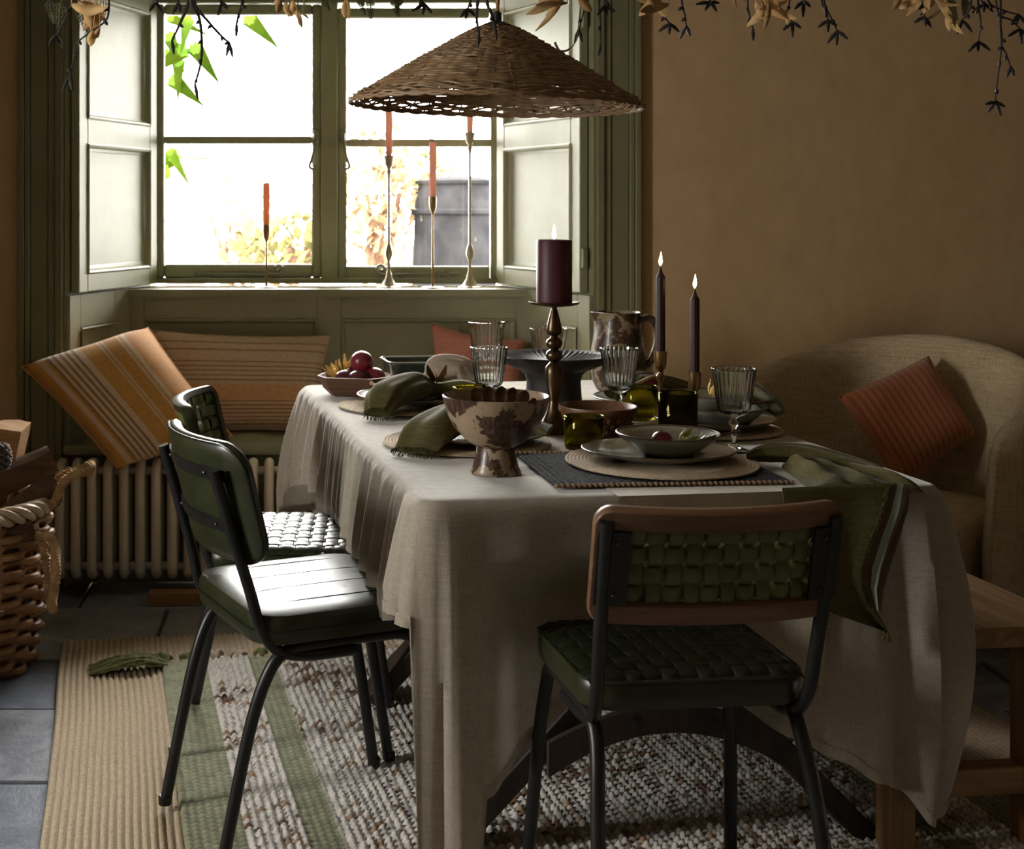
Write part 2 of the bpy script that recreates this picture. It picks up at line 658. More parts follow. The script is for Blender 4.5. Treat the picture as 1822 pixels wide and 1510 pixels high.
translucent('coral_wax', (0.70, 0.36, 0.22), (0.74, 0.40, 0.25), 0.25)
translucent('pink_wax', (0.72, 0.44, 0.35), (0.76, 0.48, 0.39), 0.25)
translucent('dried_petal', (0.42, 0.25, 0.10), (0.66, 0.46, 0.22))
translucent('ivy_leaf', (0.05, 0.11, 0.012), (0.09, 0.17, 0.025), 0.3)
translucent('shrub_leaf', (0.11, 0.11, 0.045), (0.17, 0.155, 0.07), 0.25)
translucent('autumn_leaf', (0.20, 0.15, 0.09), (0.26, 0.20, 0.13), 0.25)
translucent('dark_leaf', (0.028, 0.030, 0.030), (0.045, 0.045, 0.042), 0.2)
mat('garden_ground', (0.34, 0.34, 0.33), (0.45, 0.45, 0.44), 3, 0.95)
mat('garden_wall', (0.16, 0.15, 0.15), (0.24, 0.23, 0.22), 5, 0.9)
mat('terracotta', (0.12, 0.055, 0.05), (0.16, 0.08, 0.07), 5, 0.8)
mat('white_render', (0.55, 0.56, 0.56), (0.62, 0.62, 0.62), 5, 0.8)
mat('slate_grey', (0.008, 0.008, 0.009), (0.018, 0.018, 0.019), 5, 1.0, 0, 0.02)


def brush_pottery(name, keep, a, b, sc_=1.0):
    """pale slip with square daubs of brown laid on with a dry brush"""
    t = NT(name)
    mp = t.coords('Object', (sc_, sc_, sc_), (0.35, 0.6, 0.5))
    wob = t.noise(mp, 22, 3, 0.6)
    vv = t.mix(0.10, (mp, 'Vector'), (wob, 'Color'), 'ADD')
    vz = t.new('TexVoronoi')
    vz.distance = 'CHEBYCHEV'
    vz.inputs['Scale'].default_value = 14
    vz.inputs['Randomness'].default_value = 0.9
    t.link(vv, 'Color', vz, 'Vector')
    streak = t.noise(t.coords('Object', (150 * sc_, 150 * sc_, 14 * sc_), (0.5, 0.7, 0.2)), 1.0, 3)
    sm = t.new('Math', _operation='MULTIPLY_ADD')
    t.link(streak, 'Fac', sm, 0)
    sm.inputs[1].default_value = 0.22
    t.link(vz, 'Distance', sm, 2)
    inside = t.ramp(sm, 'Value', [(0.56, 1.0), (0.62, 0.0)])
    pick = t.ramp(vz, 'Color', [(keep - 0.01, 0.0), (keep + 0.01, 1.0)])
    br = t.ramp(streak, 'Fac', [(0.30, 0.72), (0.55, 1.0)])
    f1 = t.mix(1.0, (inside, 'Color'), (pick, 'Color'), 'MULTIPLY')
    f2 = t.mix(1.0, (f1, 'Color'), (br, 'Color'), 'MULTIPLY')
    nz = t.noise(mp, 12, 4)
    base = t.ramp(nz, 'Fac', [(0.3, a), (0.7, b)])
    cx = t.mix((f2, 'Color'), (base, 'Color'), (0.045, 0.018, 0.010))
    bs = t.bsdf((cx, 'Color'), 0.34, spec=0.45)
    bs.inputs['Coat Weight'].default_value = 0.1
    return t.m


brush_pottery('brush_pottery', 0.36, (0.27, 0.195, 0.12), (0.37, 0.275, 0.18))
brush_pottery('brush_pottery_dark', 0.22, (0.20, 0.155, 0.085), (0.32, 0.25, 0.15), 1.9)


def rug_mat():
    t = NT('wool_rug')
    at = t.new('VertexColor')
    at.layer_name = 'Col'
    mp = t.coords('Object')
    n1 = t.noise(mp, 240, 3)
    m = t.mix(0.45, (at, 'Color'), (n1, 'Fac'), 'OVERLAY')
    bs = t.bsdf((m, 'Color'), 0.95, spec=0.1)
    bs.inputs['Sheen Weight'].default_value = 0.3
    t.bump(bs, n1, 'Fac', 0.5, 0.003)


rug_mat()


def flame_mat():
    t = NT('flame')
    e = t.new('Emission')
    e.inputs['Color'].default_value = (1.0, 0.78, 0.42, 1)
    e.inputs['Strength'].default_value = 12.0
    t.link(e, 'Emission', t.out, 'Surface')


flame_mat()
# ------------------------------------------------------------------ the room
def prism(poly, z0, z1):
    mb = MB()
    n = len(poly)
    mb.add([(x, y, z0) for x, y in poly] + [(x, y, z1) for x, y in poly],
           [tuple(range(n))[::-1], tuple(range(n, 2 * n))] + [(i, (i + 1) % n, (i + 1) % n + n, i + n) for i in range(n)])
    return mb


def join(*mbs):
    o = MB()
    for m in mbs:
        o.add(m.v, m.f)
    return o


def struct(name, mb, m, parent=None, label=None, **kw):
    o = build(name, mb, m, parent, **kw)
    if parent is None:
        o['kind'] = 'structure'
        if label:
            o['label'] = label
    return o


YW, YF = 5.35, 4.72          # window plane, face of the back wall
WL, WR = -0.644, 0.7315      # window opening
OL, OR_ = -0.861, 0.963      # mouth of the recess
CEIL = 2.42
lft = prism([(-2.45, YF), (OL, YF), (WL, YW), (WL, 5.56), (-2.45, 5.56)], -0.05, CEIL)
rgt = prism([(OR_, YF), (3.05, YF), (3.05, 5.56), (WR, 5.56), (WR, YW)], -0.05, CEIL)
top = prism([(OL - 0.02, YF + 0.001), (OR_ + 0.02, YF + 0.001), (WR + 0.02, 5.559), (WL - 0.02, 5.559)], 2.125, CEIL)
low = prism([(OL + 0.05, 5.19), (OR_ - 0.05, 5.19), (WR + 0.02, 5.559), (WL - 0.02, 5.559)], -0.05, 0.965)
struct('wall_back', join(lft, rgt, top, low), 'wall_plaster', label='warm brown limewashed back wall around the window recess', smooth=False)
# left wall with its own window, outside the picture
y0, y1, z0, z1 = 1.85, 2.45, 0.90, 2.00
mb = MB()
mb.box((-2.35, (-1.2 + y0) / 2, CEIL / 2), (0.2, y0 + 1.2, CEIL))
mb.box((-2.35, (y1 + 5.5) / 2, CEIL / 2), (0.2, 5.5 - y1, CEIL))
mb.box((-2.35, (y0 + y1) / 2, z0 / 2), (0.2, y1 - y0, z0))
mb.box((-2.35, (y0 + y1) / 2, (z1 + CEIL) / 2), (0.2, y1 - y0, CEIL - z1))
struct('wall_left', mb, 'wall_plaster', smooth=False)
struct('wall_right', MB().box((3.0, 2.15, CEIL / 2), (0.2, 6.7, CEIL)), 'dark_plaster', smooth=False)
struct('wall_front', MB().box((0.3, -1.2, CEIL / 2), (5.5, 0.2, CEIL)), 'front_plaster', smooth=False)
struct('ceiling', MB().box((0.3, 2.15, CEIL + 0.06), (5.7, 7.0, 0.12)), 'ceiling_plaster', smooth=False)

# floor of stone flags
fl = struct('floor', MB().box((0.3, 1.9, -0.06), (5.3, 6.2, 0.09)), 'mortar', label='blue grey stone flag floor with dark joints', smooth=False)
y = 4.86
rs = random.Random(3)
row = 0
while y > -1.0:
    d = rs.choice([0.30, 0.38, 0.46, 0.52])
    x = -2.25 + rs.uniform(-0.2, 0)
    while x < 2.9:
        wd = rs.uniform(0.34, 0.80)
        a, b = max(x, -2.24), min(x + wd, 2.89)
        if b - a > 0.06:
            g = 0.005
            zt = rs.uniform(-0.004, 0.002)
            mb = MB().box(((a + b) / 2, y - d / 2, zt - 0.015), (b - a - 2 * g, d - 2 * g, 0.03), rs.uniform(-0.006, 0.006), 0.004, 1)
            build('flagstone', mb, 'flagstone', fl)
        x += wd
    y -= d
hs = struct('hearth', MB().box((-1.49, 3.47, 0.03), (1.32, 0.30, 0.065), 0.03, 0.008, 2), 'flagstone', label='low grey stone hearth slab at the left edge')
hs.name = 'trim_hearth'

# ---- green woodwork
def panel_wall(name, o, ux, w_, z0, z1, panels, nrm, label=None, m='green_paint', proud=0.012, mould=0.018, kind='structure', base=0.012):
    """flat boarding with a proud frame around sunk panels, each panel edged by a moulding; o = lower left corner at z=0"""
    ux, nrm = Vector(ux).normalized(), Vector(nrm).normalized()
    R = Matrix((ux, -nrm, Vector((0, 0, 1)))).transposed()
    M = Matrix.Translation(Vector((o[0], o[1], 0))) @ R.to_4x4()
    root = empty(name, (0, 0, 0))
    root.matrix_world = M
    root['kind'] = kind
    if label:
        root['label'] = label
    build('backing_board', MB().box((w_ / 2, -base / 2, (z0 + z1) / 2), (w_, base, z1 - z0)), m, root)
    xs = sorted(set([0, w_] + [p[0] for p in panels] + [p[1] for p in panels]))
    # frame pieces: stiles full height between panel columns, rails inside columns
    cols = sorted(set((p[0], p[1]) for p in panels))
    edge = 0.0
    for (a, b) in cols + [(w_, w_)]:
        if a - edge > 0.004:
            build('stile', MB().box(((edge + a) / 2, -base - proud / 2, (z0 + z1) / 2), (a - edge, proud, z1 - z0), None, 0.0015), m, root)
        edge = b
    for (a, b) in cols:
        zz = z0
        for (_, _, c, d) in sorted([p for p in panels if (p[0], p[1]) == (a, b)], key=lambda p: p[2]) + [(a, b, z1, z1)]:
            if c - zz > 0.004:
                build('rail', MB().box(((a + b) / 2, -base - proud / 2, (zz + c) / 2), (b - a, proud, c - zz), None, 0.0015), m, root)
            zz = d
    for (a, b, c, d) in panels:
        mo = MB()
        prof = [(0.0, base + proud + 0.006), (0.006, base + proud + 0.008), (mould * 0.55, base + proud * 0.75), (mould * 0.75, base + 0.006), (mould, base + 0.001)]
        V = []
        for q, h in prof:
            V += [(a + q, -h, c + q), (b - q, -h, c + q), (b - q, -h, d - q), (a + q, -h, d - q)]
        Fc = [(i * 4 + k, i * 4 + (k + 1) % 4, (i + 1) * 4 + (k + 1) % 4, (i + 1) * 4 + k) for i in range(len(prof) - 1) for k in range(4)]
        mo.add(V, Fc)
        build('panel_moulding', mo, m, root, angle=20)
    return root


# panel under the sill (back of the window seat)
panel_wall('trim_1', (-0.715, 5.175), (1, 0, 0), 1.54, 0.47, 0.985,
           [(0.075, 0.725, 0.53, 0.885), (0.815, 1.465, 0.53, 0.885)], (0, -1, 0), 'sage green panelling behind the window seat')
# reveals, lower part (under the shutters)
lv = Vector((WL - OL, YW - YF, 0))
rv = Vector((WR - OR_, YW - YF, 0))
nl = Vector((lv.y, -lv.x, 0)).normalized()
nr = Vector((rv.y, -rv.x, 0)).normalized() * -1
LW = lv.length
panel_wall('trim_2', (OL + nl.x * 0.001, YF + nl.y * 0.001), lv, LW * 0.72, 0.47, 1.0, [(0.075, 0.335, 0.53, 0.885)], nl, 'sage green panelled side of the window seat beside the striped cushions')
pw = Vector((OR_, YF, 0)) + rv * 0.72
panel_wall('trim_3', (pw.x + nr.x * 0.001, pw.y + nr.y * 0.001), -rv, rv.length * 0.72, 0.47, 1.0, [(0.145, 0.405, 0.53, 0.885)], nr, 'sage green panelled side of the window seat behind the jug')
# upper linings behind the shutters
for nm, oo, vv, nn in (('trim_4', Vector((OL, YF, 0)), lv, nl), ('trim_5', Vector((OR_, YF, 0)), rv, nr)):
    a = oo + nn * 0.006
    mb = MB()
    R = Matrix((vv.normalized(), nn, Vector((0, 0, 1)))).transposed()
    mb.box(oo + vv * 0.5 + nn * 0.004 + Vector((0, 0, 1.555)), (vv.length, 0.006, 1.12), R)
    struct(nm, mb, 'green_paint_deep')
mb = prism([(OL - 0.0, YF + 0.002), (OR_ + 0.0, YF + 0.002), (WR, YW + 0.02), (WL, YW + 0.02)], 2.112, 2.124)
struct('trim_6', mb, 'green_paint', label='green soffit board over the window recess')

# architrave: stepped profile down both sides of the recess
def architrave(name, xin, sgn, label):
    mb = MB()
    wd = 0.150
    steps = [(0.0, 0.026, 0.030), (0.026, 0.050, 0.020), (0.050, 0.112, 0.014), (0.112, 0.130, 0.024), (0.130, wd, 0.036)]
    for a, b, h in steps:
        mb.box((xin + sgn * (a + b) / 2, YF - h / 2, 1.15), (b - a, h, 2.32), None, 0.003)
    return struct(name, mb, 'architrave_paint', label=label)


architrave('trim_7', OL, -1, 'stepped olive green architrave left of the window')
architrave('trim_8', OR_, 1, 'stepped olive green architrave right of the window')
mb = MB()
for a, b, h in [(0.0, 0.026, 0.030), (0.026, 0.112, 0.016), (0.112, 0.150, 0.034)]:
    mb.box(((OL + OR_) / 2, YF - h / 2, 2.125 + (a + b) / 2), (OR_ - OL + 0.3, h, b - a), None, 0.003)
struct('trim_9', mb, 'green_paint_deep')
# baseboards
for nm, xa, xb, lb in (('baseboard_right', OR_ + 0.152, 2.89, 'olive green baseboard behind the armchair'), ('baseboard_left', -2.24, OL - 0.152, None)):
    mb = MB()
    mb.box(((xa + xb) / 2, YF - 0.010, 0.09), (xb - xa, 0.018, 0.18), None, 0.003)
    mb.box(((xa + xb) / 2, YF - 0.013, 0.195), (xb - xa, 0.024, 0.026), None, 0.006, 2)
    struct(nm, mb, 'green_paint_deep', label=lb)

# sill board
mb = prism([(-0.745, 5.125), (0.83, 5.125), (WR - 0.002, YW + 0.03), (WL + 0.002, YW + 0.03)], 0.970, 0.997)
struct('trim_10', mb, 'green_paint', label='painted window sill board carrying the candlesticks')
# window seat: board, nosing, panel behind the radiator
mb = prism([(OL + 0.003, YF - 0.02), (OR_ - 0.003, YF - 0.02), (OR_ - 0.165, 5.165), (OL + 0.15, 5.165)], 0.470, 0.495)
mb = join(mb, MB().box(((OL + OR_) / 2, YF - 0.018, 0.478), (OR_ - OL - 0.01, 0.045, 0.036), None, 0.008, 2))
struct('trim_11', mb, 'green_paint_deep', label='green board of the window seat under the cushions')
mb = MB().box(((OL + OR_) / 2, 4.815, 0.235), (OR_ - OL - 0.004, 0.03, 0.47))
mb.box(((OL + OR_) / 2, 4.79, 0.045), (OR_ - OL - 0.004, 0.02, 0.09), None, 0.004)
struct('trim_12', mb, 'green_paint_deep', label='green panel behind the radiator')

# ---- window
def wx(u):
    return (u - PX) / F * YW


def wz(v):
    return CH - (v - PY) / F * YW


win = empty('window_1', (0.04, YW, 1.0))
win['kind'] = 'structure'
win['label'] = 'green painted casement window with four panes of bright daylight'


def wpart(name, mb, m, par=win, **kw):
    o = build(name, mb, m, None, **kw)
    o.parent = par
    o.matrix_parent_inverse = Matrix.Translation(-Vector((0.04, YW, 1.0)))
    return o


def rectframe(u0, u1, v0, v1, wl, wr, wt, wb, yc, th, bev=0.004):
    x0, x1, z1, z0 = wx(u0), wx(u1), wz(v0), wz(v1)
    mb = MB()
    mb.box(((x0 + x0 + wl) / 2, yc, (z0 + z1) / 2), (wl, th, z1 - z0), None, bev)
    mb.box(((x1 + x1 - wr) / 2, yc, (z0 + z1) / 2), (wr, th, z1 - z0), None, bev)
    mb.box(((x0 + x1) / 2, yc, z1 - wt / 2), (x1 - x0 - wl - wr, th, wt), None, bev)
    mb.box(((x0 + x1) / 2, yc, z0 + wb / 2), (x1 - x0 - wl - wr, th, wb), None, bev)
    return mb


k = YW / F
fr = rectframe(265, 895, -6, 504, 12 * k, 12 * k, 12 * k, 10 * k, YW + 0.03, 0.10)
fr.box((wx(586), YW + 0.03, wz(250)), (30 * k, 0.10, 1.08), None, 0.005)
wpart('window_frame', fr, 'green_paint_glare')
for (a, b, pa, pb, va, vb) in ((276, 572, 292, 555, 26, 470), (600, 886, 617, 873, 32, 474)):
    sash = empty('sash', (0, 0, 0))
    sash.parent = win
    sash.matrix_parent_inverse = Matrix.Translation(-Vector((0.04, YW, 1.0)))
    o = build('sash_frame', rectframe(a, b, va - 18, vb + 24, (pa - a) * k, (b - pb) * k, 18 * k, 24 * k, YW + 0.015, 0.045, 0.006), 'green_paint_glare', sash)
    vm = (va + vb) / 2 + 1
    o = build('glazing_bar', MB().box((wx((pa + pb) / 2), YW + 0.015, wz(vm)), ((pb - pa) * k, 0.03, 13.5 * k), None, 0.004), 'green_paint_glare', sash)
    for q0, q1 in ((va, vm - 5), (vm + 5, vb)):
        build('pane', MB().box((wx((pa + pb) / 2), YW + 0.02, wz((q0 + q1) / 2)), ((pb - pa) * k + 0.006, 0.003, (q1 - q0) * k + 0.006)), 'window_glass', sash, smooth=False)


def curl(x, y, z, r, turns, sgn, up=1, n=22):
    pts = []
    for i in range(n + 1):
        t = i / n
        a = t * turns * 2 * PI
        rr = r * (1 - 0.75 * t)
        pts.append((x + sgn * rr * math.sin(a), y, z + up * (r - rr * math.cos(a))))
    return pts


# casement stays along the bottom rails, curled at one end, and the fasteners on the meeting stiles
for u0, u1, s in ((350, 495, 1), (815, 678, -1)):
    ys = YW - 0.022
    pts = [(wx(u0), ys, wz(486))] + [(wx(u0 + (u1 - u0) * t), ys, wz(487)) for t in (0.08, 0.4, 0.8)] + curl(wx(u1), ys, wz(487), 9.5 * k, 1.15, s)
    mb = MB().tube(pts, 0.0055, 8)
    mb.box((wx(u0 + s * 6), ys, wz(486)), (0.035, 0.014, 0.014), None, 0.004)
    for t in (0.2, 0.75):
        mb.box((wx(u0 + (u1 - u0) * t), ys + 0.008, wz(487)), (0.014, 0.02, 0.026), None, 0.004)
    wpart('casement_stay', mb, 'iron_pale')
for u, s in ((560, -1), (612, 1)):
    ys = YW - 0.020
    pts = smooth_path([(wx(u), ys, wz(238)), (wx(u), ys - 0.01, wz(252)), (wx(u + s * 2), ys - 0.012, wz(270))] + curl(wx(u + s * 3), ys - 0.012, wz(288) + 0.0, 8 * k, 0.9, s, -1, 8)[1:], 4)
    mb = MB().tube(pts, 0.0055, 8)
    mb.box((wx(u - s * 2), ys + 0.004, wz(243)), (0.022, 0.016, 0.05), None, 0.005)
    wpart('casement_fastener', mb, 'iron_pale')

# second window, in the left wall outside the picture
w2 = empty('window_2', (-2.35, 2.15, 0.9))
w2['kind'] = 'structure'
w2['label'] = 'side window in the left wall outside the picture'
mb = MB()
for yy in (-0.28, 0.28):
    mb.box((0.02, yy, 0.55), (0.06, 0.045, 1.10))
for zz in (0.02, 0.55, 1.08):
    mb.box((0.02, 0, zz), (0.05, 0.60, 0.04))
build('window_frame', mb, 'green_paint', w2)
build('pane', MB().box((0.03, 0, 0.55), (0.004, 0.56, 1.06)), 'window_glass', w2, smooth=False)

# ---- shutters: framed leaves folded back on the splayed reveals
def shutter(name, o, d, nrm, wd, z0, z1, label, panels):
    o, d, nrm = Vector(o), Vector(d).normalized(), Vector(nrm).normalized()
    R = Matrix((d, -nrm, Vector((0, 0, 1)))).transposed()
    root = empty(name)
    root.matrix_world = Matrix.Translation((o.x, o.y, z0)) @ R.to_4x4()
    tag(root, label, 'shutter', 'panelled window shutters')
    h = z1 - z0
    th = 0.032
    st_ = 0.062
    for x0 in (0, wd - st_):
        build('stile', MB().box((x0 + st_ / 2, -th / 2, h / 2), (st_, th, h), None, 0.003), 'green_paint', root)
    zz = 0
    for c, d_ in panels + [(h, h)]:
        if c - zz > 0.003:
            build('rail', MB().box((wd / 2, -th / 2, (zz + c) / 2), (wd - 2 * st_, th, c - zz), None, 0.003), 'green_paint', root)
        zz = d_
    for c, d_ in panels:
        p = build('panel', MB().box((wd / 2, -0.010, (c + d_) / 2), (wd - 2 * st_ + 0.004, 0.012, d_ - c + 0.004)), 'green_paint', root)
        mo = MB()
        a, b = st_, wd - st_
        prof = [(-0.004, th + 0.001), (0.002, th + 0.006), (0.008, th + 0.002), (0.014, th - 0.012), (0.022, 0.018), (0.026, 0.0165)]
        V = []
        for q, hh in prof:
            V += [(a + q, -hh, c + q), (b - q, -hh, c + q), (b - q, -hh, d_ - q), (a + q, -hh, d_ - q)]
        mo.add(V, [(i * 4 + kk, i * 4 + (kk + 1) % 4, (i + 1) * 4 + (kk + 1) % 4, (i + 1) * 4 + kk) for i in range(len(prof) - 1) for kk in range(4)])
        build('moulding', mo, 'green_paint', p, angle=20)
    for zz in (0.12, h - 0.15):
        build('hinge', MB().box((wd + 0.006, -0.018, zz), (0.016, 0.02, 0.07), None, 0.003), 'green_paint_deep', root)
    return root


pn = [(0.065, 0.515), (0.605, 1.035)]
lo = Vector((OL, YF, 0)) + nl * 0.012 + lv.normalized() * 0.03
shutter('window_shutter', lo, lv, nl, LW - 0.05, 1.008, 2.105, 'sage green panelled shutter folded back left of the window', pn)
ro = Vector((WR, YW, 0)) + nr * 0.012 - rv.normalized() * 0.03
shutter('window_shutter', ro, -rv, nr, rv.length - 0.06, 1.008, 2.105, 'sage green panelled shutter folded back right of the window, behind the lamp', pn)

# ------------------------------------------------------------------ garden beyond the window
struct('garden_ground', MB().box((0.5, 16, 0.15), (40, 20.8, 0.1)), 'garden_ground', label='pale garden ground outside the window', smooth=False)


def leaf_cloud(c, rx, ry, rz, n, size, seed):
    r = random.Random(seed)
    mb = MB()
    for _ in range(n):
        while True:
            p = Vector((r.uniform(-1, 1), r.uniform(-1, 1), r.uniform(-1, 1)))
            if 0.25 < p.length < 1:
                break
        p = Vector((p.x * rx, p.y * ry, p.z * rz)) + Vector(c)
        q = Matrix.Rotation(r.uniform(0, 6.28), 3, 'Z') @ Matrix.Rotation(r.uniform(-1.2, 1.2), 3, 'X')
        s = size * r.uniform(0.6, 1.3)
        vs = [(0, -s, 0), (s * 0.45, -s * 0.2, 0.1 * s), (s * 0.35, s * 0.5, 0.05 * s), (0, s, -0.1 * s), (-s * 0.35, s * 0.5, 0.05 * s), (-s * 0.45, -s * 0.2, 0.1 * s)]
        mb.add([q @ Vector(v) + p for v in vs], [(0, 1, 2, 3, 4, 5)])
    return mb


def shrub(name, u, v, Y, rx, rz, m, label, seed, n=500):
    c = P(u, v, Y)
    root = empty(name, (c.x, c.y, 0.2))
    tag(root, label, 'shrub')
    build('foliage', leaf_cloud((0, 0, c.z - 0.2), rx, rx * 0.7, rz, n, 0.06, seed), m, root, smooth=False, fix=False)
    mb = MB()
    r = random.Random(seed)
    for _ in range(5):
        mb.tube(smooth_path([(r.uniform(-.04, .04), r.uniform(-.04, .04), 0.0), (r.uniform(-.1, .1), r.uniform(-.1, .1), (c.z - 0.2) * 0.5), (r.uniform(-.6, .6) * rx, r.uniform(-.3, .3) * rx, c.z - 0.2)], 3), 0.02, 5)
    st_ = build('stems', mb, 'twig_bark', root)
    st_['kind'] = 'stuff'
    st_.name = 'stem_cluster'


shrub('garden_shrub', 420, 395, 9.5, 0.55, 0.45, 'autumn_leaf', 'yellowing garden shrub seen through the lower left pane', 1, 420)
shrub('garden_shrub', 672, 345, 9.0, 0.26, 0.55, 'autumn_leaf', 'tall brownish garden shrub seen through the lower right pane', 2, 420)
shrub('garden_shrub', 742, 310, 12.0, 0.35, 0.30, 'shrub_leaf', 'small grey green bush behind the dark water butt', 3, 300)
shrub('garden_shrub', 515, 440, 8.0, 0.35, 0.22, 'shrub_leaf', 'low olive garden shrub near the window mullion', 4, 300)
# dark water butt
c = P(812, 398, 9.0)
root = empty('water_butt', (c.x, c.y, 0.2))
tag(root, 'dark round water butt standing in the garden outside the right pane', 'barrel')
hb = c.z + 0.26 - 0.2
build('barrel', MB().lathe([(0.24, 0), (0.27, 0.1), (0.29, hb * 0.5), (0.27, hb - 0.06), (0.25, hb - 0.02), (0.25, hb)], 28), 'slate_grey', root)
build('lid', MB().lathe([(0.265, hb), (0.27, hb + 0.02), (0.12, hb + 0.05), (0.001, hb + 0.055)], 28), 'slate_grey', root)
for zz in (0.2, hb - 0.2):
    build('hoop', MB().lathe([(0.285, zz), (0.298, zz + 0.01), (0.298, zz + 0.03), (0.285, zz + 0.04)], 28), 'slate_grey', root)
# terracotta pot on a post and a low wall
c = P(330, 300, 9.0)
root = empty('chimney_pot', (c.x, c.y, 0.2))
tag(root, 'tall reddish clay chimney pot planter outside the left pane', 'planter')
hz_ = c.z + 0.12 - 0.2
build('pot_body', MB().lathe([(0.17, 0), (0.18, 0.05), (0.13, 0.3), (0.12, hz_ - 0.25), (0.16, hz_ - 0.16), (0.15, hz_)], 20), 'terracotta', root)
build('pot_rim', MB().lathe([(0.15, hz_ - 0.06), (0.18, hz_ - 0.05), (0.18, hz_), (0.14, hz_ + 0.005)], 20, capb=False, capt=False), 'terracotta', root)
mb = MB().box((0, 0, 0.18), (6.0, 0.3, 0.36), None, 0.02)
ob = build('garden_wall', mb, 'garden_wall', None, loc=(0.2, 12.5, 0.2))
tag(ob, 'low grey garden wall far outside the window', 'wall', kind='structure')
# ivy hanging at the left of the window, outside
root = empty('ivy_vine', (-0.60, 5.62, 0.2))
tag(root, 'green ivy vine with lobed leaves climbing outside the left pane', 'vine')
mb = MB().tube(smooth_path([(-0.12, 0.0, 0.0), (-0.11, 0.02, 0.6), (-0.09, 0.0, 1.0), (-0.10, 0.01, 1.5), (-0.07, 0.0, 2.0)], 5), 0.008, 6)
build('stem', mb, 'twig_bark', root)


def ivy_leaf(s):
    pts = [(0, -0.1), (0.35, -0.35), (0.38, -0.05), (0.75, 0.1), (0.45, 0.35), (0.4, 0.65), (0.18, 0.6), (0, 0.8), (-0.18, 0.6), (-0.4, 0.65), (-0.45, 0.35), (-0.75, 0.1), (-0.38, -0.05), (-0.35, -0.35)]
    return MB().add([(0, 0.2, 0.08 * s)] + [(x * s, y * s, 0) for x, y in pts], [(0, i + 1, (i + 1) % 14 + 1) for i in range(14)])


r = random.Random(5)
for u, v in ((305, 95), (330, 88), (345, 82), (300, 62), (306, 140), (303, 268), (312, 275), (335, 30), (440, 30), (300, 30), (318, 108), (298, 300)):
    p = P(u, v, 5.66)
    ob = build('leaf', ivy_leaf(0.040 * r.uniform(0.8, 1.3)), 'ivy_leaf', root, smooth=False, fix=False)
    ob.location = (p.x + 0.60, p.y - 5.62 + r.uniform(-0.03, 0.05), p.z - 0.2)
    ob.rotation_euler = (PI / 2 + r.uniform(-0.5, 0.5), r.uniform(2.0, 4.2), r.uniform(-0.5, 0.5))
# ------------------------------------------------------------------ radiator
rad = empty('column_radiator', (0, 4.62, 0))
tag(rad, 'cream cast iron tube radiator under the window seat', 'radiator')
rad.name = 'cast_radiator'
x0r, n_sec, pitch = -0.955, 34, 0.0535
path = []
z0, z1, yf, yb = 0.105, 0.415, -0.045, 0.045
for i in range(7):
    a = PI + PI * i / 6
    path.append((0, 0.0 + 0.045 * math.cos(a), z0 + 0.03 * math.sin(a)))
for i in range(7):
    a = PI * i / 6
    path.append((0, 0.045 * math.cos(a), z1 + 0.032 * math.sin(a)))
sec = MB().tube(path, 0.0165, 10, closed=True)
sec.sphere((0, -0.012, z1 + 0.022), 0.022, 10, 6, sx=0.75)
sec0 = None
for i in range(n_sec):
    if sec0 is None:
        sec0 = o = build('radiator_section', sec, 'cream_enamel', rad)
    else:
        o = sec0.copy()
        col.objects.link(o)
    o.location = (x0r + i * pitch, 0, 0)
for zz in (0.10, 0.42):
    build('header_pipe', MB().tube([(x0r - 0.03, 0, zz), (x0r + (n_sec - 1) * pitch + 0.03, 0, zz)], 0.014, 10), 'cream_enamel', rad)
for xx in (x0r + 0.03, x0r + (n_sec - 1) * pitch - 0.03):
    build('foot', MB().lathe([(0.022, 0), (0.018, 0.02), (0.012, 0.09)], 10, (xx, 0, 0)), 'cream_enamel', rad)
ob = build('wood_offcut', MB().box((0, 0, 0.022), (0.17, 0.05, 0.044), 0.05, 0.003), 'bench_oak_cross', None, loc=(-0.46, 4.52, 0.0))
tag(ob, 'short reddish wood offcut on the floor under the radiator', 'wood')

# ------------------------------------------------------------------ cushions
def cushion(name, tl, tr, br, bl, thick, m, label, back, pinch=0.07, pipe=None):
    """tl..bl world corners of the face; 'back' points from the face to the rear"""
    tl, tr, br, bl = map(Vector, (tl, tr, br, bl))
    cen = (tl + tr + br + bl) / 4
    back = Vector(back).normalized()
    N = 26

    def surf(side):
        def fn(a, b):
            x, y_ = a * 2 - 1, b * 2 - 1
            # edges draw in between the corners
            px = x * (1 - pinch * (1 - y_ * y_) * abs(x) ** 3)
            py = y_ * (1 - pinch * (1 - x * x) * abs(y_) ** 3)
            u_, v_ = (px + 1) / 2, (py + 1) / 2
            p = (bl * (1 - u_) + br * u_) * (1 - v_) + (tl * (1 - u_) + tr * u_) * v_
            h = max(0.0, (1 - x ** 4) * (1 - y_ ** 4)) ** 0.5
            wr = 1 + 0.10 * noise.noise(Vector((a * 3, b * 3, side * 5 + len(name))))
            return p + back * (side * thick * 0.5 * h * wr) - cen
        return fn
    root = empty(name, cen)
    f = MB().grid(N, N, surf(-1))
    b = MB().grid(N, N, surf(1))
    ff = build('front_cover', f, m, root, angle=80, fix=False)
    bb = build('back_cover', b, m, root, angle=80, fix=False)
    # seam cord round the edge
    e = []
    s = surf(0)
    for i in range(N):
        e.append(s(i / N, 0))
    for i in range(N):
        e.append(s(1, i / N))
    for i in range(N):
        e.append(s(1 - i / N, 1))
    for i in range(N):
        e.append(s(0, 1 - i / N))
    build('seam', MB().tube(e, 0.0028, 6, closed=True), pipe or m, root)
    tag(root, label, 'cushion', 'cushions')
    return root


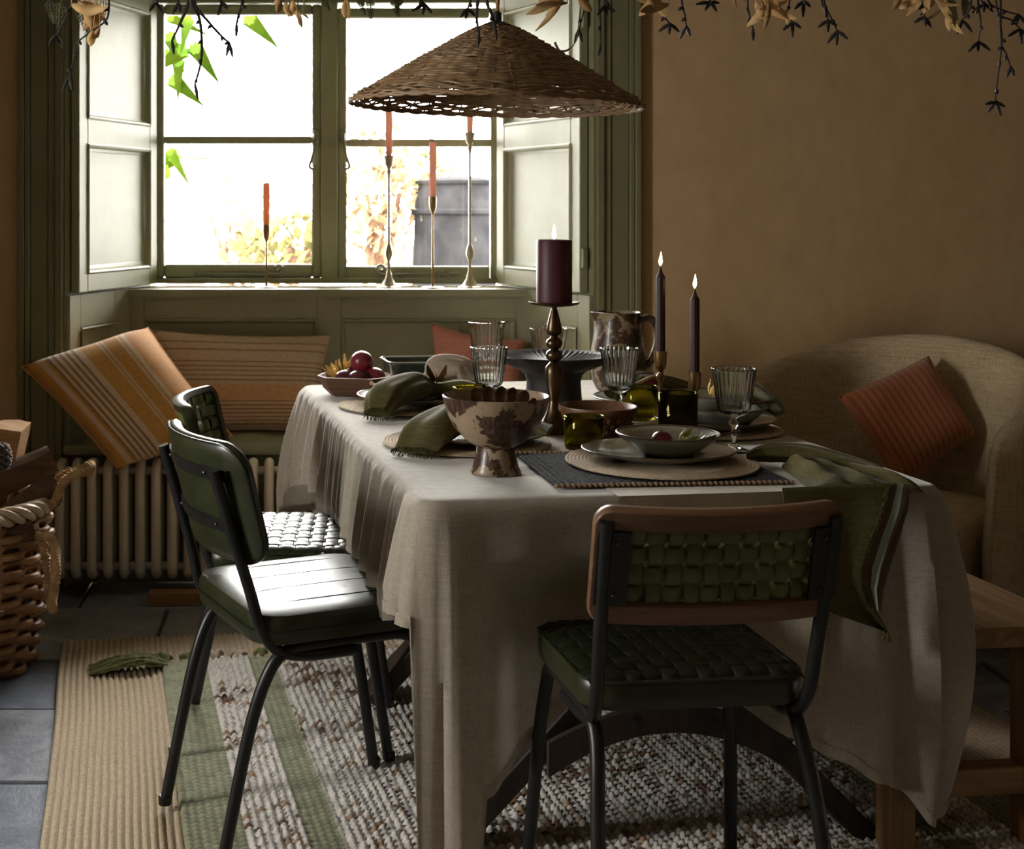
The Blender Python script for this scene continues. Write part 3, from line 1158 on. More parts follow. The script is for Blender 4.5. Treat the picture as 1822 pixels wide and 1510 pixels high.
bk = (0.25, 0.75, -0.45)
cushion('striped_cushion', P(38, 652, 4.56), P(264, 582, 4.86), P(413, 775, 4.64), P(207, 832, 4.47), 0.19, 'orange_stripe', 'orange cushion with pale woven stripes slumped over the seat edge', (0.15, 0.62, -0.42), 0.05)
cushion('striped_cushion', P(272, 588, 5.05), P(588, 597, 5.07), P(572, 768, 4.95), P(300, 772, 4.95), 0.16, 'rust_stripe', 'long brown and rust striped cushion leaning on the panelling', (0, 0.9, -0.2), 0.07)
cushion('plain_cushion', P(768, 576, 5.05), P(935, 606, 5.06), P(920, 770, 4.95), P(770, 768, 4.95), 0.15, 'pink_linen', 'dusty pink cushion on the window seat behind the glasses', (0, 0.9, -0.2), 0.09)

# ------------------------------------------------------------------ chairs
def strap(fn, a0, a1, b, wd, along, phase, cells, amp, th=0.0035, n=None):
    """a band woven over and under: fn(a,b) gives point and normal of the surface; runs along a or b"""
    n = n or cells * 4
    mb = MB()
    V, Fc = [], []
    for i in range(n + 1):
        t = a0 + (a1 - a0) * i / n
        sgn = math.sin(PI * (i / n) * cells + phase)
        off = amp * max(-1, min(1, sgn * 1.5))
        for k, (dw, dh) in enumerate(((-0.5, -0.3), (-0.42, 0.5), (0.0, 0.9), (0.42, 0.5), (0.5, -0.3))):
            if along == 'a':
                p, nn = fn(t, b + dw * wd)
            else:
                p, nn = fn(b + dw * wd, t)
            V.append(p + nn * (off + dh * th))
    for i in range(n):
        for k in range(4):
            Fc.append((i * 5 + k, i * 5 + k + 1, (i + 1) * 5 + k + 1, (i + 1) * 5 + k))
        Fc.append((i * 5 + 4, i * 5, (i + 1) * 5, (i + 1) * 5 + 4))
    return mb.add(V, Fc)


def pad(w_, d_, h_, rc, z0, taper=0.0, dome=0.006, n=8):
    """seat pad: rounded outline, soft edges; y forward"""
    mb = MB()
    out = rrect(w_, d_, rc, n)
    rings = [(0.99, 0.0), (1.0, h_ * 0.12), (1.012, h_ * 0.5), (1.004, h_ * 0.82), (0.985, h_ * 0.95), (0.95, h_), (0.80, h_ + dome * 0.6), (0.4, h_ + dome)]
    V, Fc = [], []
    m = len(out)
    for s, z in rings:
        for x, y in out:
            V.append((x * s * (1 + taper * y), y * s, z0 + z))
    for i in range(len(rings) - 1):
        for k in range(m):
            Fc.append((i * m + k, i * m + (k + 1) % m, (i + 1) * m + (k + 1) % m, (i + 1) * m + k))
    Fc.append(tuple(range(m))[::-1])
    Fc.append(tuple((len(rings) - 1) * m + k for k in range(m)))
    return mb.add(V, Fc)


def back_map(yb, zc, lean, bulge, hw):
    """surface of a backrest: x across, t up (from centre); returns point, rearward normal"""
    def fn(x, t):
        y = yb - lean * t - bulge * (1 - (x / hw) ** 2)
        p = Vector((x, y, zc + t))
        nx = -2 * bulge * x / hw ** 2
        nn = Vector((-nx * -1, -1, -lean)).normalized()
        nn = Vector((2 * bulge * x / hw ** 2 * 1.0, -1, -lean)).normalized()
        return p, nn
    return fn


def ring_frame(fn, wo, ho, ro, wi, hi, ri, th, dip=0.0, n=8):
    a, b = rrect(wo, ho, ro, n), rrect(wi, hi, ri, n)

    def sub(pl):
        out = []
        for i in range(len(pl)):
            x0, y0 = pl[i]
            x1, y1 = pl[(i + 1) % len(pl)]
            k = max(1, int(math.hypot(x1 - x0, y1 - y0) / 0.03))
            k = 12 if k > 6 else k
            for j in range(k):
                out.append((x0 + (x1 - x0) * j / k, y0 + (y1 - y0) * j / k))
        return out

    m = max(len(sub(a)), len(sub(b)))
    def resamp(pl):
        # by angle so that inner and outer pair up
        d = [0]
        q = pl + [pl[0]]
        for i in range(len(pl)):
            d.append(d[-1] + math.dist(q[i], q[i + 1]))
        out = []
        N = 72
        j = 0
        for i in range(N):
            s = d[-1] * i / N
            while d[j + 1] < s:
                j += 1
            t = (s - d[j]) / max(1e-9, d[j + 1] - d[j])
            out.append((q[j][0] + (q[j + 1][0] - q[j][0]) * t, q[j][1] + (q[j + 1][1] - q[j][1]) * t))
        return out
    # pair points corner by corner for clean mitres
    A, B = [], []
    L = n + 1
    for c in range(4):
        for k in range(L):
            A.append(a[c * L + k])
            B.append(b[c * L + k])
        a1, a2 = a[c * L + n], a[((c + 1) % 4) * L]
        b1, b2 = b[c * L + n], b[((c + 1) % 4) * L]
        for k in range(1, 12):
            t = k / 12
            A.append((a1[0] + (a2[0] - a1[0]) * t, a1[1] + (a2[1] - a1[1]) * t))
            B.append((b1[0] + (b2[0] - b1[0]) * t, b1[1] + (b2[1] - b1[1]) * t))
    mb = MB()
    V, Fc = [], []
    prof = [(0.0, 0.25), (0.12, 0.5), (0.88, 0.5), (1.0, 0.25), (1.0, -0.25), (0.88, -0.5), (0.12, -0.5), (0.0, -0.25)]
    for (ax, ay), (bx, by) in zip(A, B):
        for s, h in prof:
            x, y = ax + (bx - ax) * s, ay + (by - ay) * s
            p, nn = fn(x, y - dip * (1 - (2 * x / wo) ** 2) * (1 if y > 0 else 0.4))
            V.append(p + nn * h * th)
    M = len(A)
    for i in range(M):
        j = (i + 1) % M
        for k in range(8):
            Fc.append((i * 8 + k, i * 8 + (k + 1) % 8, j * 8 + (k + 1) % 8, j * 8 + k))
    return mb.add(V, Fc)


def chair(name, loc, rz, label, style):
    """local frame: y forward, seat about 0.475 high"""
    root = empty(name, loc, rz)
    tag(root, label, 'chair', 'green leather dining chairs')
    sh = 0.43
    fw = 0.203 if style == 'woven_wood' else 0.172
    nar = 0.0 if style == 'woven_wood' else 0.034
    ff_ = 0.190 if style == 'woven_wood' else 0.235
    # tube frame
    for s in (-1, 1):
        xs = s * 0.178
        leg = smooth_path([(s * fw, -0.262, 0), (s * (fw + 0.175) / 2, -0.205, 0.26), (xs, -0.165, 0.375), (xs, -0.125, 0.412), (xs, -0.06, 0.418), (xs, 0.08, 0.418), (xs, 0.120 if nar == 0 else 0.135, 0.410), (xs, 0.145 if nar == 0 else 0.170, 0.370), (s * (fw + 0.175) / 2, 0.160 if nar == 0 else 0.195, 0.26), (s * fw, ff_, 0)], 5)
        h = len(leg) // 2
        build('leg', MB().tube(leg[:h + 1], 0.0125, 12), 'black_metal', root)
        build('leg', MB().tube(leg[h:], 0.0125, 12), 'black_metal', root)
        bk_ = smooth_path([(s * (0.192 - nar), -0.262 - nar * 0.25, (0.770 if nar == 0 else 0.785) - nar * 0.5), (s * (0.190 - nar * 0.9), -0.232 - nar * 0.2, 0.66), (s * (0.186 - nar * 0.5), -0.200, 0.53), (s * (0.184 - nar * 0.2), -0.183, 0.465), (s * 0.180, -0.150, 0.418), (xs, -0.09, 0.398), (xs, 0.02, 0.396)], 5)
        build('back_upright', MB().tube(bk_, 0.0115, 12, squash=1.0), 'black_metal', root)
        for yy in (-0.27, 0.235):
            pass
    build('cross_bar', MB().tube([(-0.178, -0.03, 0.412), (0.178, -0.03, 0.412)], 0.010, 10), 'black_metal', root)
    build('cross_bar', MB().tube([(-0.178, 0.08, 0.412), (0.178, 0.08, 0.412)], 0.010, 10), 'black_metal', root)
    # seat
    zs = sh
    sw, sd = (0.395, 0.335) if style == 'woven_wood' else (0.405, 0.385)
    if style in ('woven_wood', 'woven_steel'):
        seat = build('seat', pad(sw, sd, 0.050, 0.06, zs, 0.10), 'green_leather', root)
        top = zs + 0.052

        def sfn(x, y):
            rx, ry = abs(x) / (sw / 2), abs(y) / (sd / 2)
            fall = 0.012 * (max(0, rx - 0.8) / 0.2) ** 2 + 0.012 * (max(0, ry - 0.8) / 0.2) ** 2
            return Vector((x * (1 + 0.10 * y), y, top + 0.004 - fall + 0.004 * (1 - rx * rx) * (1 - ry * ry))), Vector((0, 0, 1))
        nx, ny = 12, 11
        cw, cd = (sw - 0.012) / nx, (sd - 0.012) / ny
        for i in range(nx):
            x = -sw / 2 + 0.006 + cw * (i + 0.5)
            lim = sd / 2 - 0.002 - (0.045 * max(0, (abs(x) - 0.13) / 0.07) ** 2)
            build('seat_strap', strap(sfn, -lim, lim, x, cw * 0.92, 'b', PI * (i % 2) + 0.0, ny, 0.0022), 'dark_leather', seat)
        for j in range(ny):
            y = -sd / 2 + 0.006 + cd * (j + 0.5)
            lim = sw / 2 - 0.002 - (0.045 * max(0, (abs(y) - 0.12) / 0.07) ** 2)
            build('seat_strap', strap(sfn, -lim, lim, y, cd * 0.92, 'a', PI * ((j + 1) % 2), nx, 0.0022), 'dark_leather', seat)
        build('welt', MB().tube([(x * 1.0 * (1 + 0.10 * y), y * 1.0, zs + 0.047) for x, y in rrect(sw, sd, 0.06, 8)], 0.0035, 6, closed=True), 'green_leather', seat)
    else:
        seat = build('seat', pad(sw, sd, 0.058, 0.065, zs, 0.06, 0.008), 'green_leather', root)
        for x in (-0.135, -0.045, 0.045, 0.135):
            pts = [(x, -0.17 + 0.34 * t, zs + 0.0655 - 0.0065 * (abs(t * 2 - 1) ** 4) - 0.004 * (x / 0.2) ** 2) for t in [k / 12 for k in range(13)]]
            build('stitched_seam', MB().tube(pts, 0.0016, 5), 'dark_leather', seat)
        build('welt', MB().tube([(x * 1.013 * (1 + 0.06 * y), y * 1.013, zs + 0.026) for x, y in rrect(sw, sd, 0.065, 8)], 0.0025, 6, closed=True), 'dark_leather', seat)
    # backrest
    hw = 0.21
    zc, lean = (0.694 if style == 'woven_wood' else 0.702), 0.24
    fn = back_map(-0.222 if style == 'woven_wood' else -0.195, zc, lean, 0.030 if style == 'woven_wood' else 0.056, hw)
    if style == 'woven_wood':
        bfr = build('backrest', ring_frame(fn, 0.416, 0.200, 0.030, 0.354, 0.122, 0.006, 0.026, 0.006), 'walnut', root)
        nx, ny = 12, 4
        iw, ih = 0.366, 0.132
    elif style == 'woven_steel':
        bfr = build('backrest', ring_frame(fn, 0.415, 0.222, 0.035, 0.378, 0.186, 0.012, 0.026, 0.0), 'green_leather', root)
        nx, ny = 10, 6
        iw, ih = 0.388, 0.196
    if style != 'padded':
        cw, chh = iw / nx, ih / ny
        for i in range(nx):
            x = -iw / 2 + cw * (i + 0.5)
            build('back_strap', strap(fn, -ih / 2 - 0.004, ih / 2 + 0.004, x, cw * 0.80, 'b', PI * (i % 2) + 0.0, ny, 0.0055, 0.003), 'green_strap', bfr)
        for j in range(ny):
            t = -ih / 2 + chh * (j + 0.5)
            build('back_strap', strap(fn, -iw / 2 - 0.004, iw / 2 + 0.004, t, chh * 0.80, 'a', PI * ((j + 1) % 2), nx, 0.0055, 0.003), 'green_strap', bfr)
        for s in (-1, 1):
            br = MB()
            V = []
            for t in (-0.062, 0.062):
                for x in (0.150, 0.200):
                    p, nn = fn(s * x, t)
                    V += [p + nn * 0.014, p + nn * 0.019]
            br.add(V, [(0, 2, 6, 4), (1, 5, 7, 3), (0, 1, 3, 2), (4, 6, 7, 5), (0, 4, 5, 1), (2, 3, 7, 6)])
            bo = build('bracket', br, 'black_metal', root)
            for t in (-0.045, 0.045):
                p, nn = fn(s * 0.170, t)
                build('screw', MB().sphere(p + nn * 0.019, 0.0042, 8, 6), 'screw_metal', bo)
    else:
        # padded shell with rounded corners
        mb = MB()
        out = rrect(0.412, 0.238, 0.055, 8)
        dense = []
        for i in range(len(out)):
            (xa, ya), (xb, yb_) = out[i], out[(i + 1) % len(out)]
            k = max(1, int(math.hypot(xb - xa, yb_ - ya) / 0.03))
            for j in range(k):
                dense.append((xa + (xb - xa) * j / k, ya + (yb_ - ya) * j / k))
        rings = [(0.0001, -0.018), (0.45, -0.018), (0.8, -0.017), (0.95, -0.014), (1.0, -0.006), (1.0, 0.006), (0.95, 0.012), (0.8, 0.014), (0.45, 0.015), (0.0001, 0.015)]
        V, Fc = [], []
        m = len(dense)
        for s, h in rings:
            for x, y in dense:
                p, nn = fn(x * s, y * s)
                V.append(p + nn * h)
        for i in range(len(rings) - 1):
            for k in range(m):
                Fc.append((i * m + k, i * m + (k + 1) % m, (i + 1) * m + (k + 1) % m, (i + 1) * m + k))
        mb.add(V, Fc)
        bfr = build('backrest', mb, 'green_leather', root, angle=60)
        sm = []
        for x, y in dense:
            p, nn = fn(x * 0.985, y * 0.985)
            sm.append(p + nn * 0.0095)
        build('piping', MB().tube(sm, 0.0022, 6, closed=True), 'dark_leather', bfr)
        for t in (0.058, -0.045):
            br = MB()
            n = 12
            V = []
            for i in range(n + 1):
                x = -0.165 + 0.33 * i / n
                for dt in (-0.012, 0.012):
                    p, nn = fn(x, t + dt)
                    V += [p + nn * 0.0145, p + nn * 0.019]
            Fc = []
            for i in range(n):
                o4, n4 = i * 4, i * 4 + 4
                Fc += [(o4 + 1, n4 + 1, n4 + 3, o4 + 3), (o4, o4 + 2, n4 + 2, n4), (o4, n4, n4 + 1, o4 + 1), (o4 + 2, o4 + 3, n4 + 3, n4 + 2)]
            br.add(V, Fc)
            bo = build('back_bar', br, 'black_metal', root)
            for x in (-0.10, 0.10):
                p, nn = fn(x, t)
                build('screw', MB().sphere(p + nn * 0.019, 0.0045, 8, 6), 'screw_metal', bo)
    for (x, y) in ((-fw, -0.262), (fw, -0.262), (-fw, ff_), (fw, ff_)):
        build('foot_cap', MB().lathe([(0.0135, 0.0), (0.0145, 0.004), (0.0145, 0.018), (0.0125, 0.02)], 12, (x, y, 0)), 'black_metal', root)
    return root


RUGZ = 0.030
chair('dining_chair', (0.630, 2.478, RUGZ), math.radians(6), 'woven green leather chair with walnut framed back at the near table end', 'woven_wood')
chair('dining_chair', (-0.010, 2.885, RUGZ), math.radians(-66), 'smooth padded green leather chair with plain seat at the table side', 'padded')
chair('dining_chair', (-0.055, 3.355, RUGZ), math.radians(-93), 'green leather chair with woven seat half behind the padded one', 'woven_steel')

# ------------------------------------------------------------------ table and cloth
YAW = math.radians(8)
NL = Vector((0.205, 2.545, 0))
TX = Vector((math.cos(YAW), math.sin(YAW), 0))
TY = Vector((-math.sin(YAW), math.cos(YAW), 0))
TW, TL = 1.02, 1.68
ZT = 0.760


def T(a, b, z=0.0):
    """table coordinates: a across from the left edge, b away from the near edge"""
    p = NL + TX * a + TY * b
    return Vector((p.x, p.y, z))


def inT(p):
    d = Vector((p[0], p[1], 0)) - NL
    return d.dot(TX), d.dot(TY)


tc_ = T(TW / 2, TL / 2)
table = empty('trestle_table', (tc_.x, tc_.y, RUGZ), YAW)
tag(table, 'dark wooden trestle table with crossed legs hidden under linen', 'table')
zt = ZT - 0.006 - RUGZ
for i in range(5):
    wd = (TW - 0.02) / 5
    build('plank', MB().box((-TW / 2 + 0.01 + wd * (i + 0.5), 0, zt - 0.02), (wd - 0.002, TL - 0.02, 0.036), None, 0.003), 'dark_oak', table)
for yy in (-TL / 2 + 0.17, 0.16):
    for s in (-1, 1):
        y2 = yy + s * 0.0225
        build('trestle_leg', MB().bar((-s * 0.43, y2, 0.0), (s * 0.21, y2, zt - 0.08), 0.044, 0.085, 0.003, Vector((0, 1, 0))), 'dark_oak', table)
    build('top_rail', MB().box((0, yy, zt - 0.065), (0.88, 0.08, 0.05), None, 0.004), 'dark_oak', table)
    # arched brace between the feet
    mb = MB()
    n = 16
    V = []
    for i in range(n + 1):
        x = -0.24 + 0.48 * i / n
        for zz in (0.232 - 0.075 * (x / 0.24) ** 2, 0.284 - 0.060 * (x / 0.24) ** 2):
            for y2 in (-0.062, -0.047):
                V.append((x, yy + y2, zz))
    Fc = []
    for i in range(n):
        o4, n4 = i * 4, i * 4 + 4
        Fc += [(o4, n4, n4 + 1, o4 + 1), (o4 + 2, o4 + 3, n4 + 3, n4 + 2), (o4, o4 + 2, n4 + 2, n4), (o4 + 1, n4 + 1, n4 + 3, o4 + 3)]
    Fc += [(0, 1, 3, 2), (n * 4, n * 4 + 2, n * 4 + 3, n * 4 + 1)]
    mb.add(V, Fc)
    br = build('arched_brace', mb, 'dark_oak', table)
    for x in (-0.06, 0.10):
        build('bolt', MB().lathe([(0.012, 0), (0.012, 0.004), (0.004, 0.007)], 10, (0, 0, 0)), 'black_metal', br, loc=(x, yy - 0.062, 0.258 - 0.066 * (x / 0.24) ** 2), rot=(PI / 2, 0, 0))
build('long_stretcher', MB().box((0, (-TL / 2 + 0.17 + 0.16) / 2, 0.35), (0.05, 0.70, 0.08), None, 0.004), 'dark_oak', table)

# cloth: skirt with folds around the rounded table outline
cr = 0.035
out = rrect(TW + 0.012, TL + 0.012, cr, 6)          # centred, ccw from the +x +y corner
# go round ccw starting at near-left corner, front edge first
loop = []
cx_, cy_ = TW / 2, TL / 2
pts = [(x + cx_, y + cy_) for x, y in out]
L = 7
order = [2, 3, 0, 1]
for ci, c in enumerate(order):
    arc = pts[c * L:(c + 1) * L]
    nxt = pts[order[(ci + 1) % 4] * L]
    for k, p in enumerate(arc):
        ang = math.atan2(p[1] - cy_ - math.copysign(cy_ + 0.006 - cr, p[1] - cy_), p[0] - cx_ - math.copysign(cx_ + 0.006 - cr, p[0] - cx_))
        loop.append((p[0], p[1], math.cos(ang), math.sin(ang), ('c', c, k / 6)))
    a, b = arc[-1], nxt
    ln = math.dist(a, b)
    n = int(ln / 0.0075)
    ang = math.atan2(b[1] - a[1], b[0] - a[0]) - PI / 2
    for k in range(1, n):
        t = k / n
        loop.append((a[0] + (b[0] - a[0]) * t, a[1] + (b[1] - a[1]) * t, math.cos(ang), math.sin(ang), (('front', 'right', 'far', 'left')[ci], t)))

front_d = [(0, 0.66), (0.055, 0.70), (0.072, 0.69), (0.085, 0.545), (0.13, 0.52), (0.20, 0.47), (0.28, 0.42), (0.45, 0.415), (0.62, 0.425), (0.72, 0.475), (0.80, 0.51), (0.88, 0.55), (0.94, 0.58), (0.985, 0.635), (1.0, 0.64)]
right_d = [(0, 0.62), (0.012, 0.50), (0.03, 0.44), (0.06, 0.36), (0.10, 0.275), (0.2, 0.26), (1, 0.27)]
left_d = [(0, 0.36), (0.04, 0.27), (0.10, 0.245), (0.3, 0.225), (0.5, 0.235), (0.7, 0.24), (0.85, 0.245), (0.93, 0.25), (0.955, 0.205), (0.985, 0.215), (1.0, 0.23)]
far_d = [(0, 0.40), (0.3, 0.44), (0.7, 0.46), (0.93, 0.44), (1, 0.38)]


def sstep(a, b, x):
    q = max(0.0, min(1.0, (x - a) / (b - a)))
    return q * q * (3 - 2 * q)


def seat_push(t, h):
    """the near chair's seat presses the hanging cloth back"""
    return -0.088 * sstep(0.09, 0.17, t) * (1 - sstep(0.66, 0.75, t)) * sstep(0.10, 0.215, h)


def drop_fold(info):
    """returns drop and a function t -> outward offset for a place on the outline"""
    if info[0] == 'c':
        c, t = info[1], info[2]
        if c == 2:
            d = 0.23 + (0.66 - 0.23) * (1 if t > 0.45 else 0)
            return d, lambda q: 0.010 + 0.035 * q * (1 - t)
        if c == 3:
            return 0.64 - 0.02 * t, lambda q: 0.012 + 0.075 * math.sin(PI * min(1, q * 0.95)) * (0.35 + 0.65 * t)
        if c == 0:
            return 0.27 + 0.12 * t, lambda q: 0.012 + 0.04 * q
        return 0.40, lambda q: 0.012 + 0.075 * math.sin(PI * min(1.0, q * 0.62))
    side, t = info
    if side == 'front':
        d = lerpkeys(front_d, t)
        f = 0.010 * math.sin(t * 31) * math.sin(t * 17 + 1) + 0.014 * max(0, math.sin((t - 0.78) * 22)) * (1 if t > 0.74 else 0) + 0.016 * math.exp(-((t - 0.15) / 0.04) ** 2)
        f += 0.020 * math.exp(-((t - 0.985) / 0.022) ** 2) - 0.022 * math.exp(-((t - 0.935) / 0.022) ** 2) + 0.018 * math.exp(-((t - 0.885) / 0.03) ** 2) + 0.012 * math.exp(-((t - 0.03) / 0.02) ** 2) - 0.008 * math.exp(-((t - 0.085) / 0.015) ** 2)
        cor = math.exp(-t / 0.03) * 0.012 + math.exp(-(1 - t) / 0.05) * 0.045
        return d, lambda q: 0.010 + q * (f + 0.006) + cor * math.sin(PI * min(1, q * 0.95)) + seat_push(t, q * d)
    if side == 'right':
        d = lerpkeys(right_d, t)
        f = 0.020 * math.sin(t * 60) * math.sin(t * 23)
        cor = math.exp(-t / 0.05) * 0.075
        return d, lambda q: 0.012 + q * (f + 0.014) + cor * math.sin(PI * min(1, q * 0.95))
    if side == 'far':
        return lerpkeys(far_d, t), lambda q: 0.012 + q * (0.010 + 0.014 * math.sin(t * 50) * math.sin(t * 21))
    d = lerpkeys(left_d, t)
    ln = t * TL
    s1 = math.sin(ln * 2 * PI / 0.105 + 1.7 * math.sin(ln * 7))
    s2 = math.sin(ln * 2 * PI / 0.047 + 2.0 * math.sin(ln * 9 + 1))
    amp = 0.021 * (0.6 + 0.4 * math.sin(ln * 5 + 0.4))
    f = amp * s1 + 0.009 * s2
    d += 0.012 * math.sin(ln * 13) + 0.006 * s1
    fl = 0.022 + 0.03 * math.exp(-(1 - t) / 0.06) + 0.05 * math.exp(-t / 0.05)
    return d, lambda q: 0.010 + min(1, q * 1.25) ** 0.8 * (f + fl) - 0.010 * q


mb = MB()
rows = 34
N = len(loop)
V, Fc = [], []
ring_t = [('top', 0.034), ('top', 0.018), ('top', 0.006)] + [('skirt', i / rows) for i in range(rows + 1)]
for kind, q in ring_t:
    for (x, y, nx, ny, info) in loop:
        if kind == 'top':
            z = ZT - (0.0 if q > 0.01 else 0.0012)
            V.append(T(x - nx * q, y - ny * q, z))
        else:
            d, of = drop_fold(info)
            e = min(1.0, q * d / 0.02)
            off = of(q) * (math.sin(e * PI / 2) if e < 1 else 1.0)
            z = ZT - 0.0035 - q * d
            V.append(T(x + nx * off, y + ny * off, z))
for i in range(len(ring_t) - 1):
    for k in range(N):
        l = (k + 1) % N
        Fc.append((i * N + k, i * N + l, (i + 1) * N + l, (i + 1) * N + k))
Fc.append(tuple(range(N)))
mb.add(V, Fc)
cloth = build('tablecloth', mb, 'tablecloth_linen', None, angle=70)
# hem: a folded edge along the bottom
hem = MB()
HV = []
for (x, y, nx, ny, info) in loop:
    d, of = drop_fold(info)
    for q, o in ((1 - 0.022 / d, 0.0022), (1.0, 0.0026), (1.0, -0.0012)):
        off = of(min(1, q)) + o
        HV.append(T(x + nx * off, y + ny * off, ZT - 0.0035 - q * d - (0.001 if q == 1.0 else 0)))
hem.add(HV, [(k * 3 + j, ((k + 1) % N) * 3 + j, ((k + 1) % N) * 3 + j + 1, k * 3 + j + 1) for k in range(N) for j in range(2)])
build('hem', hem, 'tablecloth_linen', cloth, angle=70)
tag(cloth, 'natural linen tablecloth draped in folds over the table', 'tablecloth')

# runner lying along the table and hanging over the near end
run = MB()
ra, rb = 0.364, 0.795


def runfn(a, b):
    s = b * (TL - 0.10 + 0.40)
    x = ra + (rb - ra) * a
    if s < 0.375:
        h = 0.375 - s
        q = h / 0.375
        d = 0.42
        off = 0.0195 + 0.006 * math.sin(a * 9 + 1) * q + 0.012 * q
        x2 = x + 0.035 * q * (0.5 - a) - 0.01 * q
        tt = x2 / TW
        cor = 0.010 * math.sin(tt * 31) * math.sin(tt * 17 + 1) + 0.006
        return T(x2, -off - q * max(0, cor) - seat_push(tt, h), ZT + 0.002 - h)
    return T(x, s - 0.375, ZT + 0.0022 - 0.002 * max(0, 1 - (s - 0.375) / 0.02))


run.grid(30, 90, runfn)
ro_ = build('table_runner', run, 'runner_linen', None, angle=70)
tag(ro_, 'pale linen runner with fringed end hanging behind the near chair', 'table runner')
fr = MB()
r = random.Random(4)
for i in range(90):
    a = (i + 0.5) / 90
    p = runfn(a, 0)
    fr.tube([p + Vector((0, 0, 0.004)), p + Vector((r.uniform(-.004, .004), r.uniform(-.004, .002), -0.012)), p + Vector((r.uniform(-.006, .006), r.uniform(-.006, .002), -0.026))], 0.0011, 4)
fo = build('fringe', fr, 'runner_linen', ro_)
fo['kind'] = 'stuff'

# ------------------------------------------------------------------ bench
bn = empty('wooden_bench', (1.235, 3.225, 0.024), math.radians(7.5))
tag(bn, 'rustic oak bench along the right side of the table', 'bench')
bw, bl_ = 0.48, 1.02
for i in range(2):
    build('top_plank', MB().box((-bw / 4 + i * bw / 2, 0, 0.425), (bw / 2 - 0.003, bl_, 0.042), None, 0.004, 2), 'bench_oak', bn)
for yy in (-bl_ / 2 + 0.035, bl_ / 2 - 0.035):
    for s in (-1, 1):
        build('leg', MB().box((s * 0.145, yy, 0.202), (0.055, 0.055, 0.404), None, 0.003), 'bench_oak_leg', bn)
    build('end_rail', MB().box((0, yy, 0.135), (0.236, 0.045, 0.055), None, 0.003), 'bench_oak_cross', bn)
build('stretcher', MB().box((0, 0, 0.135), (0.05, bl_ - 0.12, 0.05), None, 0.003), 'bench_oak', bn)

# ------------------------------------------------------------------ armchair
ac = empty('tub_armchair', (1.705, 4.14, 0.0), math.radians(-46))
tag(ac, 'rounded oatmeal boucle tub armchair in the corner', 'armchair')
# shell: swept around from left arm front to right arm front; local y forward = -Y toward camera
ns, nt = 44, 26
V, Fc = [], []


def shell_path(t):
    # t 0..1 from the left arm tip round the back to the right arm tip (local x, y with y back positive)
    a = PI * (-0.10 + 1.20 * t)
    return Vector((-0.385 * math.cos(a), 0.36 * math.sin(a) - 0.02 if math.sin(a) > 0 else 0.75 * math.sin(a) * 0.36 * 1.9 - 0.02, 0))


mb = MB()
for i in range(ns + 1):
    t = i / ns
    p = shell_path(t)
    p1, p2 = shell_path(min(1, t + 0.01)), shell_path(max(0, t - 0.01))
    tg = (p1 - p2).normalized()
    nrm = Vector((tg.y, -tg.x, 0))          # outward
    if nrm.dot(p) < 0:
        nrm = -nrm
    e = abs(t * 2 - 1)
    ztop = 0.895 - 0.20 * e ** 1.7
    z0 = 0.20
    th = 0.055
    end = 1.0
    if e > 0.94:
        end = math.sqrt(max(0.0, 1 - ((e - 0.94) / 0.06) ** 2)) * 0.8 + 0.2
    for j in range(nt):
        a = 2 * PI * j / nt
        ca, sa = math.cos(a), math.sin(a)
        f = lambda q, ex: math.copysign(abs(q) ** ex, q)
        hh = (ztop - z0) / 2
        zc2 = (ztop + z0) / 2
        zz = zc2 + f(sa, 0.55) * hh * (0.80 + 0.2 * end)
        lean = 0.09 * (zz - 0.30) * (1 - 0.3 * e)
        V.append(p + nrm * (f(ca, 0.8) * th * end + lean + 0.01) + Vector((0, 0, zz)))
for i in range(ns):
    for j in range(nt):
        Fc.append((i * nt + j, i * nt + (j + 1) % nt, (i + 1) * nt + (j + 1) % nt, (i + 1) * nt + j))
Fc += [tuple(range(nt))[::-1], tuple(ns * nt + j for j in range(nt))]
mb.add(V, Fc)
build('shell', mb, 'boucle', ac, angle=80)
sp = MB()
o_ = rrect(0.62, 0.66, 0.16, 8)
V, Fc = [], []
rg = [(0.90, 0.20), (0.97, 0.215), (1.0, 0.25), (1.0, 0.38), (0.985, 0.41), (0.93, 0.43), (0.7, 0.445), (0.01, 0.452)]
for s, z in rg:
    for x, y in o_:
        V.append((x * s, y * s - 0.07, z))
m = len(o_)
for i in range(len(rg) - 1):
    for k in range(m):
        Fc.append((i * m + k, i * m + (k + 1) % m, (i + 1) * m + (k + 1) % m, (i + 1) * m + k))
Fc.append(tuple(range(m))[::-1])
sp.add(V, Fc)
build('seat_cushion', sp, 'boucle', ac, angle=60)
for x, y in ((-0.26, -0.33), (0.28, -0.33), (-0.22, 0.22), (0.22, 0.22)):
    build('leg', MB().tube([(x, y, 0.23), (x * 1.16, y * 1.16, 0.0)], [0.024, 0.014], 12), 'bench_oak_leg', ac)
# rust cushion on it
cushion('ribbed_cushion', P(1492, 705, 4.22), P(1652, 634, 4.33), P(1738, 770, 4.17), P(1600, 872, 4.13), 0.18, 'rust_rib', 'rust red ribbed cushion on the armchair', (0.20, 0.8, -0.35), 0.05)

